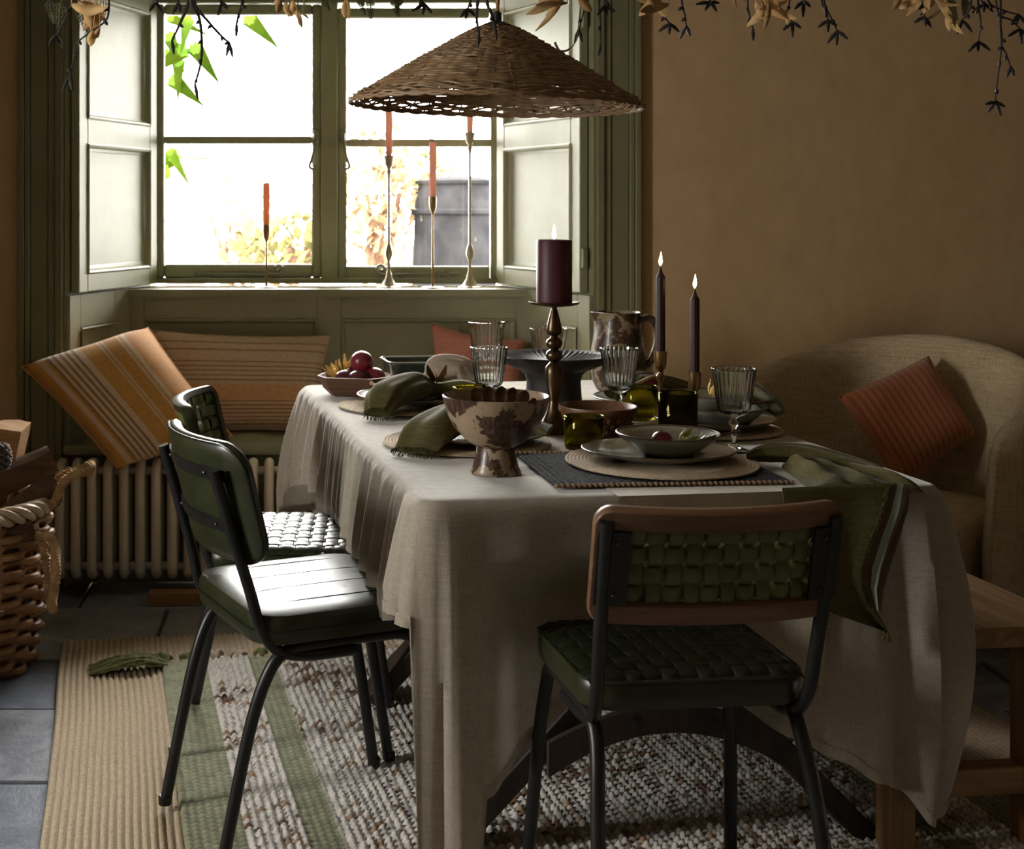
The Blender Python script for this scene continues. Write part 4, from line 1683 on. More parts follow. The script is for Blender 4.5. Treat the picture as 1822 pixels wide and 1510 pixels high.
# ------------------------------------------------------------------ rugs
def grid_mesh(name, X, Y, Z, colours=None):
    ny, nx = X.shape
    me = bpy.data.meshes.new(name)
    co = np.stack([X, Y, Z], -1).reshape(-1, 3).astype(np.float32)
    idx = np.arange(nx * ny).reshape(ny, nx)
    q = np.stack([idx[:-1, :-1], idx[:-1, 1:], idx[1:, 1:], idx[1:, :-1]], -1).reshape(-1, 4)
    me.vertices.add(len(co))
    me.vertices.foreach_set('co', co.ravel())
    me.loops.add(q.size)
    me.loops.foreach_set('vertex_index', q.ravel().astype(np.int32))
    me.polygons.add(len(q))
    me.polygons.foreach_set('loop_start', np.arange(0, q.size, 4, dtype=np.int32))
    me.update(calc_edges=True)
    me.validate()
    if colours is not None:
        ca = me.color_attributes.new('Col', 'FLOAT_COLOR', 'POINT')
        ca.data.foreach_set('color', np.concatenate([colours.reshape(-1, 3), np.ones((nx * ny, 1))], 1).astype(np.float32).ravel())
    me.polygons.foreach_set('use_smooth', [True] * len(me.polygons))
    return me


rng = np.random.default_rng(5)


def vnoise(x, y, s, seed):
    g = np.random.default_rng(seed).random((256, 256))
    xi, yi = np.floor(x / s).astype(int), np.floor(y / s).astype(int)
    fx, fy = x / s - xi, y / s - yi
    fx, fy = fx * fx * (3 - 2 * fx), fy * fy * (3 - 2 * fy)
    h = lambda a, b: g[a % 256, b % 256]
    return (h(xi, yi) * (1 - fx) + h(xi + 1, yi) * fx) * (1 - fy) + (h(xi, yi + 1) * (1 - fx) + h(xi + 1, yi + 1) * fx) * fy


# jute rug: plaited rows running away from the camera (local x across, y toward the camera negative)
JW, JL = 2.36, 3.0
nr_, per, nyj = 138, 5, 330
x = np.linspace(0, JW, nr_ * per + 1)
y = np.linspace(0, -JL, nyj)
Xg, Yg = np.meshgrid(x, y)
rowp = JW / nr_
ph = (Xg / rowp) % 1.0
braid = 0.5 + 0.5 * np.sin(2 * PI * (Yg / 0.020 + np.floor(Xg / rowp) * 0.5))
Zg = 0.005 + 0.0085 * np.abs(np.sin(PI * ph)) ** 0.7 * (0.75 + 0.25 * braid) + 0.002 * vnoise(Xg + 3, Yg + 40, 0.25, 1)
edge = np.minimum(np.minimum(Xg, JW - Xg), np.minimum(-Yg, JL + Yg))
Zg = np.where(edge < 1e-6, 0.001, Zg)
wob = 0.010 * (vnoise(Yg * 0 + 2, Yg + 50, 0.35, 2) - 0.5) + 0.012 * (vnoise(Xg, Yg * 0 + 3, 0.5, 3) - 0.5)
me = grid_mesh('jute_rug', Xg + wob, Yg + wob, Zg)
me.materials.append(MATS['jute'])
jo = bpy.data.objects.new('jute_rug', me)
col.objects.link(jo)
jo.location = (-0.755, 4.095, 0.003)
jo.rotation_euler = (0, 0, math.radians(8.8))
tag(jo, 'large beige plaited jute rug under the wool rug', 'rug')

# wool rug: rows of chunky loops, striped
WWd, WLn = 1.80, 2.75
stp = 0.0044
x = np.arange(0, WWd + 1e-6, stp)
y = -np.arange(0, WLn + 1e-6, stp)
Xg, Yg = np.meshgrid(x, y)
row = 0.0180
lp = 0.0195
ri = np.floor(Xg / row)
jit = (np.random.default_rng(8).random(400))[ri.astype(int)]
lon = (Yg / lp + jit * 3) + 0.25 * vnoise(Xg * 0 + ri, Yg + 9, 0.06, 4)
li = np.floor(lon)
hx = np.abs(np.sin(PI * (Xg / row)))
hy = np.abs(np.sin(PI * lon))
rnd = np.random.default_rng(9).random((512, 1024))
pick = rnd[ri.astype(int) % 512, li.astype(int) % 1024]
pick2 = rnd[(ri.astype(int) * 7 + 13) % 512, (li.astype(int) * 3 + 5) % 1024]
edgeL = Xg
band = np.zeros_like(Xg)
stripe = lambda a, b: ((Xg >= a) & (Xg < b))
green = stripe(0, 0.125) | stripe(0.245, 0.315) | stripe(1.485, 1.555) | stripe(1.675, 1.82)
Zg = np.where(green, 0.010 + 0.006 * hx * (0.4 + 0.6 * hy), 0.008 + 0.0135 * (hx ** 0.7) * (hy ** 0.8) * (0.65 + 0.6 * pick))
edge = np.minimum(np.minimum(Xg, WWd - Xg), np.minimum(-Yg, WLn + Yg))
Zg = np.where(edge < 1e-6, 0.0, Zg)
C = np.empty(Xg.shape + (3,))
wh = np.array((0.68, 0.64, 0.59))
tan = np.array((0.36, 0.25, 0.16))
brn = np.array((0.16, 0.09, 0.05))
gr1 = np.array((0.15, 0.16, 0.075))
gr2 = np.array((0.27, 0.27, 0.165))
mott = vnoise(Xg + 5, Yg + 20, 0.12, 6)
C[:] = wh
s = (pick2 + 0.45 * (mott - 0.5)) [..., None]
C = np.where(s > 0.84, tan, C)
C = np.where(s > 0.95, brn, C)
C = C * (0.85 + 0.3 * pick[..., None])
G_ = gr1 + (gr2 - gr1) * hy[..., None]
C = np.where(green[..., None], G_ * (0.8 + 0.4 * pick[..., None]), C)
wob = 0.012 * (vnoise(Yg * 0 + 4, Yg + 50, 0.4, 12) - 0.5)
me = grid_mesh('wool_rug', Xg + wob, Yg, Zg, C)
me.materials.append(MATS['wool_rug'])
wo = bpy.data.objects.new('wool_rug', me)
col.objects.link(wo)
wo.location = (-0.437, 3.875, 0.013)
wo.rotation_euler = (0, 0, math.radians(9.3))
tag(wo, 'chunky looped wool rug with white and green stripes', 'rug')
# tasselled end cords
r = random.Random(11)
for i in range(26):
    xx = 0.02 + i * 0.068
    mb = MB()
    mg = 'wool_fringe_green' if i in (0, 1, 4, 22, 24, 25) else 'wool_fringe_white'
    for k in range(6):
        dx, dy = r.uniform(-0.028, 0.028), r.uniform(0.03, 0.055)
        mb.tube(smooth_path([(xx, -0.004, 0.010), (xx + dx * 0.4, dy * 0.5, 0.018 + r.uniform(0, 0.008)), (xx + dx, dy, 0.008)], 3), 0.0055, 6)
    if mg not in MATS:
        a = (0.17, 0.18, 0.07) if 'green' in mg else (0.50, 0.42, 0.34)
        mat(mg, a, tuple(q * 1.3 for q in a), 60, 0.95, bump=0.8, bscale=240)
    build('tassel', mb, mg, wo)
mb = MB()
for k in range(46):
    a = r.uniform(-0.050, 0.008)
    pts = smooth_path([(0.02, a * 0.8, 0.012), (-0.03, a + r.uniform(-.014, .014), 0.014 + r.uniform(0, 0.022)), (-0.07, a + r.uniform(-.014, .014), 0.018 + r.uniform(0, 0.020)), (-0.12, a + r.uniform(-.012, .012), 0.014 + r.uniform(0, 0.018)), (-0.170 + r.uniform(-.03, .02), a + r.uniform(-.018, .018), 0.006)], 6)
    mb.tube(pts, [0.0034 + 0.0016 * math.sin(q * 1.9 + k) for q in range(len(pts))], 6)
build('corner_tassel', mb, 'wool_fringe_green', wo)

# ------------------------------------------------------------------ log basket
bc = Vector((-1.02, 3.93, 0))
bk_ = empty('log_basket', bc)
tag(bk_, 'tall wicker log basket with rope handles at the left edge', 'basket')


def brad(z):
    return 0.205 + 0.05 * min(1, z / 0.3) - 0.01 * max(0, (z - 0.3) / 0.15)


nstk = 22
for i in range(nstk):
    a = 2 * PI * i / nstk
    build('stake', MB().tube([(brad(z) * math.cos(a), brad(z) * math.sin(a), z) for z in (0.0, 0.1, 0.2, 0.3, 0.40, 0.44)], 0.0085, 7), 'wicker_cane', bk_)
nrow = 19
for j in range(nrow):
    z = 0.015 + j * 0.0222
    pts = []
    for k in range(nstk * 6):
        a = 2 * PI * k / (nstk * 6)
        rr = brad(z) + 0.0145 * math.sin(a * nstk / 2 + PI * (j % 2))
        pts.append((rr * math.cos(a), rr * math.sin(a), z + 0.003 * math.sin(a * 3 + j)))
    build('weaver', MB().tube(pts, 0.0105, 7, closed=True), 'wicker_cane', bk_)
for j in range(4):
    pts = []
    for k in range(120):
        a = 2 * PI * k / 120
        rr = brad(0.44) + 0.02 * math.sin(a * 9 + j * PI / 2)
        pts.append((rr * math.cos(a), rr * math.sin(a), 0.455 + 0.017 * math.cos(a * 9 + j * PI / 2)))
    build('rim_braid', MB().tube(pts, 0.0115, 7, closed=True), 'wicker_pale', bk_)
build('base', MB().lathe([(0.20, 0.0), (0.20, 0.012), (0.001, 0.014)], 30), 'wicker_cane', bk_)


def rope(path, r, turns):
    pts = smooth_path(path, 8)
    mb = MB()
    n = len(pts)
    for s in range(3):
        q = []
        for i, p in enumerate(pts):
            tg = (pts[min(n - 1, i + 1)] - pts[max(0, i - 1)]).normalized()
            x_ = tg.orthogonal().normalized() if i == 0 else (px_ - tg * px_.dot(tg)).normalized()
            px_ = x_
            y_ = tg.cross(x_)
            a = 2 * PI * (turns * i / n + s / 3)
            q.append(p + (x_ * math.cos(a) + y_ * math.sin(a)) * r * 0.55)
        mb.tube(q, r * 0.62, 7)
    return mb


cb = Vector((bc.x, bc.y, 0))
pr = [P(55, 905, 3.86), P(95, 895, 3.90), P(112, 860, 3.93), P(150, 832, 3.93), P(163, 826, 3.98), P(158, 838, 4.02), P(120, 842, 4.02), P(90, 868, 4.03), P(70, 880, 4.0)]
build('rope_handle', rope([p - cb for p in pr], 0.014, 22), 'rope', bk_)
pr = [P(70, 955, 3.80), P(92, 960, 3.78), P(100, 1000, 3.76), P(95, 1055, 3.75), P(94, 1086, 3.75)]
build('rope_end', rope([p - cb for p in pr], 0.014, 10), 'rope', bk_)
pr = [P(66, 950, 3.82), P(78, 975, 3.78), P(84, 1020, 3.77), P(86, 1068, 3.77)]
build('rope_end', rope([p - cb for p in pr], 0.012, 10), 'rope', bk_)


def log(p0, p1, r, ang, label, mw='log_wood'):
    """a split log: wedge section with bark on the round side"""
    p0, p1 = Vector(p0), Vector(p1)
    z = (p1 - p0)
    ln = z.length
    z.normalize()
    x = Vector((0, 0, 1)).cross(z)
    x = x.normalized() if x.length > 0.05 else Vector((1, 0, 0))
    y = z.cross(x)
    R = Matrix((x, y, z)).transposed() @ Matrix.Rotation(ang, 3, 'Z')
    root = empty('split_log', p0)
    tag(root, label, 'log', 'firewood in the basket')
    n = 9
    sec = [(0, 0)] + [(r * math.cos(a), r * math.sin(a)) for a in [PI * 0.62 * k / n for k in range(n + 1)]]
    rr = random.Random(int(abs(p0.x) * 1000))
    V, Fc = [], []
    for i in range(7):
        t = i / 6
        for (a, b) in sec:
            j = 1 + rr.uniform(-0.05, 0.05)
            V.append(R @ Vector((a * j, b * j, t * ln)))
    m = len(sec)
    # flat split faces, ends
    Fw = []
    Fb = []
    for i in range(6):
        for k in range(m):
            f = (i * m + k, i * m + (k + 1) % m, (i + 1) * m + (k + 1) % m, (i + 1) * m + k)
            (Fw if k == 0 or k == m - 1 else Fb).append(f)
    Fw += [tuple(range(m))[::-1], tuple(6 * m + k for k in range(m))]
    build('split_face', MB().add(V, Fw), mw, root, angle=30, fix=False)
    build('bark', MB().add(V, Fb), 'log_bark', root, angle=50, fix=False)
    return root


log(P(-30, 940, 3.84), P(80, 860, 3.98), 0.075, 2.4, 'split log with pale wide face lying across the basket top')
log(P(10, 900, 4.05), P(38, 768, 4.00), 0.085, 0.6, 'dark barked split log standing tallest in the basket')
log(P(-60, 905, 3.98), P(100, 830, 4.06), 0.07, 1.2, 'reddish split log behind the pale one in the basket')
log(P(-80, 985, 3.76), P(45, 925, 3.86), 0.07, 2.9, 'short yellowish split log at the front of the basket')
# support below: hidden logs filling the basket
for k, (dx, dy) in enumerate(((-0.08, -0.06), (0.06, 0.04), (-0.02, 0.10))):
    log((bc.x + dx - 0.02, bc.y + dy, 0.02), (bc.x + dx, bc.y + dy, 0.44), 0.085, k * 2.0, ('upright log standing inside the basket against its near side', 'upright log in the middle of the basket', 'upright log standing inside the basket at the back')[k])
# pine cone
pc = P(-2, 812, 3.80)
cone = empty('pine_cone', pc)
tag(cone, 'dark pine cone lying on top of the logs', 'pine cone')
build('core', MB().sphere((0, 0, 0), 0.024, 10, 8, sz=1.5), 'cone_scale', cone)
i = 0
sc0 = None
for lv_ in range(8):
    z = -0.03 + lv_ * 0.0085
    rr = 0.030 * math.sqrt(max(0.05, 1 - (z / 0.044) ** 2))
    for k in range(9):
        a = 2 * PI * (k + 0.5 * (lv_ % 2)) / 9
        if sc0 is None:
            sc0 = o = build('scale', MB().sphere((0, 0, 0), 0.0095, 8, 5, sz=0.6), 'cone_scale', cone)
        else:
            o = sc0.copy()
            col.objects.link(o)
        o.location = (rr * math.cos(a), rr * math.sin(a), z)
        o.rotation_euler = (0, 0.5, a)
# ------------------------------------------------------------------ things on the table
def onT(u, v, z=None):
    p = G(u, v, ZT if z is None else z)
    return p


# ---- mats
def round_mat(p, r, label, z=ZT + 0.003):
    o = empty('jute_placemat', (p[0], p[1], z))
    tag(o, label, 'placemat', 'round jute placemats')
    n = int(r / 0.0075)
    for k in range(n):
        rr = r - 0.004 - k * (r / n)
        if rr < 0.004:
            break
        pts = []
        m = max(16, int(rr * 2 * PI / 0.007))
        for i in range(m):
            a = 2 * PI * i / m
            pts.append((rr * math.cos(a) + 0.001 * math.sin(a * 5), rr * math.sin(a), 0.0028))
        if k < 7:
            build('coil', MB().tube(pts, 0.0042, 6, closed=True, flat=0.6), 'jute', o)
    build('coil_centre', MB().lathe([(r - 7 * r / n, 0.001), (r - 7 * r / n, 0.0048), (0.001, 0.005)], 40), 'jute', o)
    return o


MZ = ZT + 0.003 + 0.0055
round_mat((0.722, 2.872), 0.198, 'round jute placemat under the plate at the near table end', ZT + 0.0098)
round_mat((0.347, 3.155), 0.192, 'round jute placemat under the napkin behind the footed bowl')
round_mat((0.262, 3.74), 0.198, 'round jute placemat under the napkin with the butterfly ring')
round_mat((0.965, 3.345), 0.166, 'round jute placemat at the right side of the table')
# dark woven mat, rows of cord
dm = empty('woven_placemat', (0.682, 2.835, ZT + 0.003), math.radians(4.5))
tag(dm, 'dark charcoal woven rectangular placemat with knotted edge at the near table end', 'placemat')
rowsm = 34
for k in range(rowsm):
    yy = -0.17 + 0.34 * (k + 0.5) / rowsm
    pts = [(-0.235 + 0.47 * i / 40, yy + 0.0012 * math.sin(i * 2.1 + k * PI), 0.0028 + 0.0008 * math.sin(i * PI / 2 * 1.6 + k * PI)) for i in range(41)]
    build('cord_row', MB().tube(pts, 0.0062, 6, flat=0.42), 'dark_weave', dm)
kn0 = None
for yy, z in ((-0.176, 0.004), (0.176, 0.004)):
    for k in range(44):
        if kn0 is None:
            kn0 = o = build('edge_knot', MB().sphere((0, 0, 0), 0.0058, 8, 5, sz=0.8), 'jute_binding', dm)
        else:
            o = kn0.copy()
            col.objects.link(o)
        o.location = (-0.232 + 0.464 * k / 43, yy, z)


# ---- plates and bowls
def plate(name, p, z, r, h, label, sx=1.0, sy=1.0, rz=0.0, foot=0.6, cat='plate', group='grey glazed plates', wob=0.0, m='grey_glaze', rim='rim_glaze'):
    o = empty(name, (p[0], p[1], z), rz)
    tag(o, label, cat, group)
    th = 0.005
    prof = [(r * foot * 0.98, 0.0), (r * foot, 0.001), (r * (foot + 0.12), 0.006), (r * 0.92, h * 0.72), (r * 0.985, h - 0.002), (r, h), (r * 0.975, h + 0.0005), (r * 0.90, h * 0.80 + 0.002), (r * (foot + 0.06), 0.008 + th * 0.3), (r * foot * 0.6, th + 0.001), (0.001, th)]
    build('body', MB().lathe(prof, 48, sx=sx, sy=sy), m, o, angle=60)
    pts = [(r * 0.992 * math.cos(a) * sx, r * 0.992 * math.sin(a) * sy, h) for a in [2 * PI * i / 56 for i in range(56)]]
    build('rim_line', MB().tube(pts, 0.0019, 6, closed=True), rim, o)
    return o


def bowl(name, p, z, r, h, foot, label, sx=1.0, sy=1.0, rz=0.0, ribs=True, group='grey glazed bowls', m='grey_glaze', cat='bowl', rim='rim_glaze'):
    o = empty(name, (p[0], p[1], z), rz)
    tag(o, label, cat, group)
    prof = [(foot * 0.95, 0.0), (foot, 0.001), (foot + (r - foot) * 0.35, h * 0.28), (foot + (r - foot) * 0.75, h * 0.70), (r * 0.99, h - 0.003), (r, h)]
    build('body', MB().lathe(prof, 64, sx=sx, sy=sy, capt=False), m, o, angle=60)
    t = 0.005
    ip = [(r, h, 0.0), (r - t, h - 0.001, 0.6), (foot + (r - foot) * 0.75 - t, h * 0.70, 1), (foot + (r - foot) * 0.35 - t * 0.6, h * 0.28 + t, 1), (foot * 0.8, t + 0.001, 0.5), (0.001, t, 0)]
    build('inside', MB().lathe(ip, 192 if ribs else 64, sx=sx, sy=sy, flute=0.010 if ribs else 0.0, nfl=48 if ribs else 0, capb=False), m, o, angle=80)
    pts = [((r - 0.002) * math.cos(a) * sx, (r - 0.002) * math.sin(a) * sy, h) for a in [2 * PI * i / 56 for i in range(56)]]
    build('rim_line', MB().tube(pts, 0.0024, 6, closed=True), rim, o)
    return o


Z1 = ZT + 0.0098 + 0.0055
plate('dinner_plate', (0.722, 2.893), Z1, 0.160, 0.020, 'oval grey glazed plate carrying the bowl of fruit at the near end', 1.0, 0.86)
bowl('shallow_bowl', (0.745, 2.905), Z1 + 0.0062, 0.108, 0.044, 0.050, 'shallow ribbed grey bowl holding one plum and a physalis')
plate('dinner_plate', (0.366, 3.150), MZ + 0.001, 0.160, 0.020, 'grey glazed plate under the green napkin behind the footed bowl', 1, 0.95)
plate('dinner_plate', (0.275, 3.755), MZ + 0.001, 0.160, 0.024, 'grey glazed plate under the napkin with the butterfly ring', 1, 0.95)
bowl('shallow_bowl', (0.285, 3.805), MZ + 0.0075, 0.105, 0.036, 0.06, 'grey bowl behind the napkin with the butterfly ring', ribs=False)
plate('dinner_plate', (0.972, 3.345), MZ + 0.001, 0.145, 0.022, 'wide grey plate under the stacked bowls at the right side', 1, 0.95)
bowl('shallow_bowl', (0.985, 3.365), MZ + 0.0085, 0.118, 0.040, 0.07, 'wide grey bowl stacked on the right hand plate', ribs=False)
bowl('shallow_bowl', (0.965, 3.385), MZ + 0.0085 + 0.031, 0.095, 0.036, 0.055, 'small brown rimmed bowl topping the right hand stack', ribs=False)
# far settings
plate('dinner_plate', (0.905, 3.775), ZT + 0.0035, 0.140, 0.020, 'pale plate under the green napkin at the far right')
bowl('shallow_bowl', (0.925, 3.775), ZT + 0.010, 0.105, 0.042, 0.06, 'far grey bowl with a plum between the two thin candles', ribs=False)


# ---- fruit
def plum(p, r, label, m='plum_skin', rz=0.0, tilt=(0.3, 0.2)):
    o = empty('plum', p, 0)
    o.rotation_euler = (tilt[0], tilt[1], rz)
    tag(o, label, 'plum', 'plums')
    V, Fc = [], []
    n, m_ = 24, 14
    mb = MB()
    for j in range(m_ + 1):
        b = -PI / 2 + PI * j / m_
        for i in range(n):
            a = 2 * PI * i / n
            q = max(1e-4, math.cos(b))
            cleft = 1 - 0.06 * math.exp(-(((a + PI) % (2 * PI) - PI) / 0.22) ** 2) * math.cos(b)
            dip = -0.12 * r * math.exp(-(q / 0.25) ** 2) if b > 0 else 0
            V.append((r * q * math.cos(a) * cleft, r * q * math.sin(a) * cleft, r * 0.96 * math.sin(b) + dip))
    for j in range(m_):
        for i in range(n):
            Fc.append((j * n + i, j * n + (i + 1) % n, (j + 1) * n + (i + 1) % n, (j + 1) * n + i))
    mb.add(V, Fc)
    build('flesh', mb, m, o, angle=80)
    build('stalk', MB().tube([(0, 0, r * 0.80), (0.001, 0, r * 0.93), (0.003, 0.001, r * 1.03)], 0.0012, 5), 'twig_bark', o)
    return o


def physalis(p, s, label, rot=(0.3, 0.2, 0), m='physalis_husk'):
    o = empty('physalis', p)
    o.rotation_euler = rot
    tag(o, label, 'physalis', 'physalis fruits')
    build('berry', MB().sphere((0, 0, 0), s * 0.42, 14, 10), 'physalis_husk', o)
    for k in range(5):
        a0 = 2 * PI * k / 5

        def fn(a, b, a0=a0):
            w_ = math.sin(PI * (0.12 + 0.88 * b)) ** 0.8 * 0.62 if b < 0.95 else 0.1
            an = a0 + (a - 0.5) * 1.5 * w_
            rr = s * (0.15 + 0.62 * math.sin(PI * min(1, b * 0.72 + 0.05))) * (1 + 0.08 * math.cos((a - 0.5) * 6))
            fl = max(0, b - 0.7) * 1.4 * s
            return Vector(((rr + fl) * math.cos(an), (rr + fl) * math.sin(an), s * (-0.65 + 1.75 * b)))
        build('husk_leaf', MB().grid(5, 8, fn), m, o, angle=80)
    return o


# dough bowl with plums and physalis at the far left corner
db = onT(632, 702)
o = empty('dough_bowl', (db.x, db.y, ZT + 0.001), math.radians(-14))
tag(o, 'carved octagonal wooden dough bowl full of plums at the far left corner', 'bowl')


def octo(sx, sy, z, c=0.42):
    x, y = sx, sy
    return [(x, -y * c, z), (x, y * c, z), (x * (1 - c * 0.8), y, z), (-x * (1 - c * 0.8), y, z), (-x, y * c, z), (-x, -y * c, z), (-x * (1 - c * 0.8), -y, z), (x * (1 - c * 0.8), -y, z)]


rgs = [octo(0.066, 0.056, 0.0), octo(0.088, 0.076, 0.022), octo(0.102, 0.091, 0.056), octo(0.096, 0.085, 0.057), octo(0.080, 0.069, 0.026), octo(0.056, 0.046, 0.010)]
mb = MB()
mb.add([v for r_ in rgs for v in r_], [(i * 8 + k, i * 8 + (k + 1) % 8, (i + 1) * 8 + (k + 1) % 8, (i + 1) * 8 + k) for i in range(5) for k in range(8)] + [tuple(range(8))[::-1], tuple(range(40, 48))])
build('body', mb, 'dough_wood', o, angle=25)
for s, y in ((1, 0), (-1, 0)):
    build('handle_lug', MB().box((s * 0.102, 0, 0.050), (0.014, 0.05, 0.011), None, 0.004, 2), 'dough_wood', o)
tz = ZT + 0.045
for dx, dy, dz, lb, rr in ((-0.030, -0.020, -0.002, 'plum at the left of the dough bowl heap', 0.032), (0.008, -0.042, 0.0, 'plum nearest the camera in the dough bowl', 0.032),
                           (0.055, -0.012, 0.002, 'plum at the right of the dough bowl heap', 0.034), (0.020, 0.010, 0.048, 'plum on top of the heap in the dough bowl', 0.034), (-0.005, 0.040, 0.0, 'plum hidden at the back of the dough bowl', 0.032)):
    plum((db.x + dx, db.y + dy, tz + dz), rr, lb, 'plum_red' if 'top' in lb or 'right' in lb else 'plum_skin', 1.0 + dx * 30, (0.5, 0.4))
physalis((db.x - 0.055, db.y + 0.030, ZT + 0.060), 0.030, 'yellow physalis husk at the left end of the dough bowl', (-0.3, -0.4, 0.4))
physalis((db.x - 0.018, db.y + 0.055, ZT + 0.078), 0.027, 'yellow physalis husk behind the plums in the dough bowl', (0.2, 0.3, 1.2))
# fruit at the near setting
plum((0.730, 2.895, Z1 + 0.0062 + 0.0290), 0.0225, 'single red plum in the bowl at the near end', 'plum_red', 2.2, (0.2, 0.1))
ph = physalis((0.778, 2.895, Z1 + 0.0062 + 0.030), 0.021, 'greenish physalis beside the plum in the near bowl', (0.9, 0.3, 0.5), 'physalis_green')


def stick(name, a, b, r, m, label, cat='twig', knots=True):
    a, b = Vector(a), Vector(b)
    mid = (a + b) / 2 + Vector((0, 0, 0.002))
    o = empty(name, a)
    tag(o, label, cat)
    pts = smooth_path([Vector((0, 0, 0)), mid - a, b - a], 6)
    build('shaft', MB().tube(pts, [r * (1 - 0.25 * i / (len(pts) - 1)) for i in range(len(pts))], 8), m, o)
    build('end_knob', MB().sphere(b - a, r * 1.15, 8, 6), m, o)
    return o


stick('twig_spoon', (0.790, 2.880, Z1 + 0.034), (0.900, 2.915, Z1 + 0.052), 0.0035, 'twig_bark', 'thin brown twig resting on the rim of the near bowl')
stick('twig_spoon', (1.000, 3.30, MZ + 0.054), (1.112, 3.34, MZ + 0.063), 0.0040, 'twig_bark', 'dark twig resting on the right hand bowls')
stick('wooden_stick', (0.860, 3.72, ZT + 0.060), (0.935, 3.715, ZT + 0.096), 0.0050, 'pale_stick', 'pale wooden stick leaning in the bowl between the thin candles')
stick('wooden_stick', (0.215, 3.70, MZ + 0.030), (0.155, 3.745, MZ + 0.055), 0.0050, 'pale_stick', 'pale wooden stick poking out beside the butterfly napkin')
stick('twig_spoon', (0.300, 3.08, MZ + 0.050), (0.240, 3.13, MZ + 0.054), 0.0035, 'twig_bark', 'twig end above the napkin behind the footed bowl')
plum((0.915, 3.775, ZT + 0.010 + 0.045), 0.030, 'plum in the far right bowl between the thin candles', 'plum_red', 0.5, (0.2, 0.3))
physalis((0.872, 3.758, ZT + 0.010 + 0.045), 0.022, 'physalis beside the plum in the far right bowl', (0.5, 0.2, 0))
physalis((0.985, 3.40, MZ + 0.082), 0.022, 'brown dried physalis on the right hand bowl stack', (0.6, 0.2, 0.4))

# ---- footed bowl with brushed decoration and gilt spoons
fb = onT(882, 841)
o = empty('footed_bowl', (fb.x, fb.y, ZT + 0.001))
tag(o, 'footed pottery bowl with brown brush strokes near the table corner', 'bowl')
ft = [(0.051, 0.0), (0.0515, 0.003), (0.047, 0.012), (0.041, 0.034), (0.0385, 0.052), (0.036, 0.055)]
build('foot', MB().lathe(ft, 48, capt=False), 'brush_pottery', o, angle=50)
bp_ = [(0.030, 0.050), (0.040, 0.054), (0.060, 0.066), (0.085, 0.092), (0.100, 0.122), (0.108, 0.152), (0.1085, 0.156), (0.1065, 0.158), (0.103, 0.154), (0.095, 0.124), (0.080, 0.096), (0.056, 0.072), (0.03, 0.062), (0.001, 0.060)]
build('bowl_body', MB().lathe(bp_, 64), 'brush_pottery', o, angle=50)


def spoon(base, ang, tilt, label, L=0.13, s=1.0):
    so = empty('gilt_spoon', base)
    so.rotation_euler = (tilt, ang, 0)
    tag(so, label, 'spoon', 'gilt spoons in the footed bowl')
    build('handle', MB().tube([(0, 0, 0), (0, 0.002, L * 0.35), (0, 0.0, L * 0.62)], [0.0016, 0.0018, 0.003], 6, squash=0.5), 'old_brass', so)

    def fn(a, b):
        w_ = math.sqrt(max(0, 1 - (2 * b - 1) ** 2)) * 0.0105 * s * (1.15 if b > 0.5 else 1) + 0.0008
        x = (a * 2 - 1) * w_
        return Vector((x, 0.004 * (1 - (2 * a - 1) ** 2) * math.sin(PI * b) + 0.001, L * 0.60 + b * 0.045 * s))
    g = MB().grid(8, 12, fn)
    g2 = MB().grid(8, 12, lambda a, b: fn(a, b) + Vector((0, 0.0012, 0)))
    g.add(g2.v, g2.f)
    build('spoon_head', MB().add(g.v, g.f), 'old_brass', so, angle=70)
    return so


for dx, roll, back, lb in ((-0.014, -0.26, -0.10, 'gilt spoon leftmost of the upright fan'), (-0.006, -0.09, -0.05, 'gilt spoon second from the left of the fan'), (0.004, 0.07, -0.02, 'gilt spoon in the middle of the fan'),
                          (0.010, 0.24, -0.06, 'gilt spoon second from the right of the fan'), (0.016, 0.44, -0.10, 'gilt spoon leaning right at the end of the fan')):
    spoon((fb.x + dx, fb.y - 0.01, ZT + 0.066), roll, back, lb, 0.108, 1.05)
spoon((fb.x + 0.030, fb.y + 0.0, ZT + 0.076), 0.62, -0.1, 'gilt spoon sticking out farthest right over the bowl rim', 0.112, 0.55)
spoon((fb.x - 0.012, fb.y + 0.0, ZT + 0.085), -0.85, -0.1, 'thin gilt spoon leaning left inside the footed bowl', 0.078, 0.6)

# ---- wooden bowl
wb = onT(1064, 779)
o = empty('wooden_bowl', (wb.x, wb.y, ZT + 0.003))
tag(o, 'carved brown wooden bowl behind the green tumbler', 'bowl')
pf = [(0.046, 0.0), (0.050, 0.003), (0.066, 0.022), (0.080, 0.046), (0.086, 0.057), (0.0865, 0.060), (0.091, 0.061), (0.092, 0.066), (0.091, 0.073), (0.088, 0.074), (0.083, 0.070), (0.076, 0.045), (0.06, 0.02), (0.03, 0.010), (0.001, 0.009)]
build('body', MB().lathe(pf, 56), 'bowl_wood', o, angle=40)
c0 = None
for j, (zz, rr) in enumerate(((0.018, 0.064), (0.032, 0.0735), (0.046, 0.081))):
    for k in range(22):
        a = 2 * PI * (k + 0.5 * (j % 2)) / 22
        if c0 is None:
            c0 = oo = build('carved_facet', MB().sphere((0, 0, 0), 0.0085, 8, 6, sx=0.35, sz=0.9), 'bowl_wood', o)
        else:
            oo = c0.copy()
            col.objects.link(oo)
        oo.location = (rr * math.cos(a), rr * math.sin(a), zz)
        oo.rotation_euler = (0, 0.55, a)


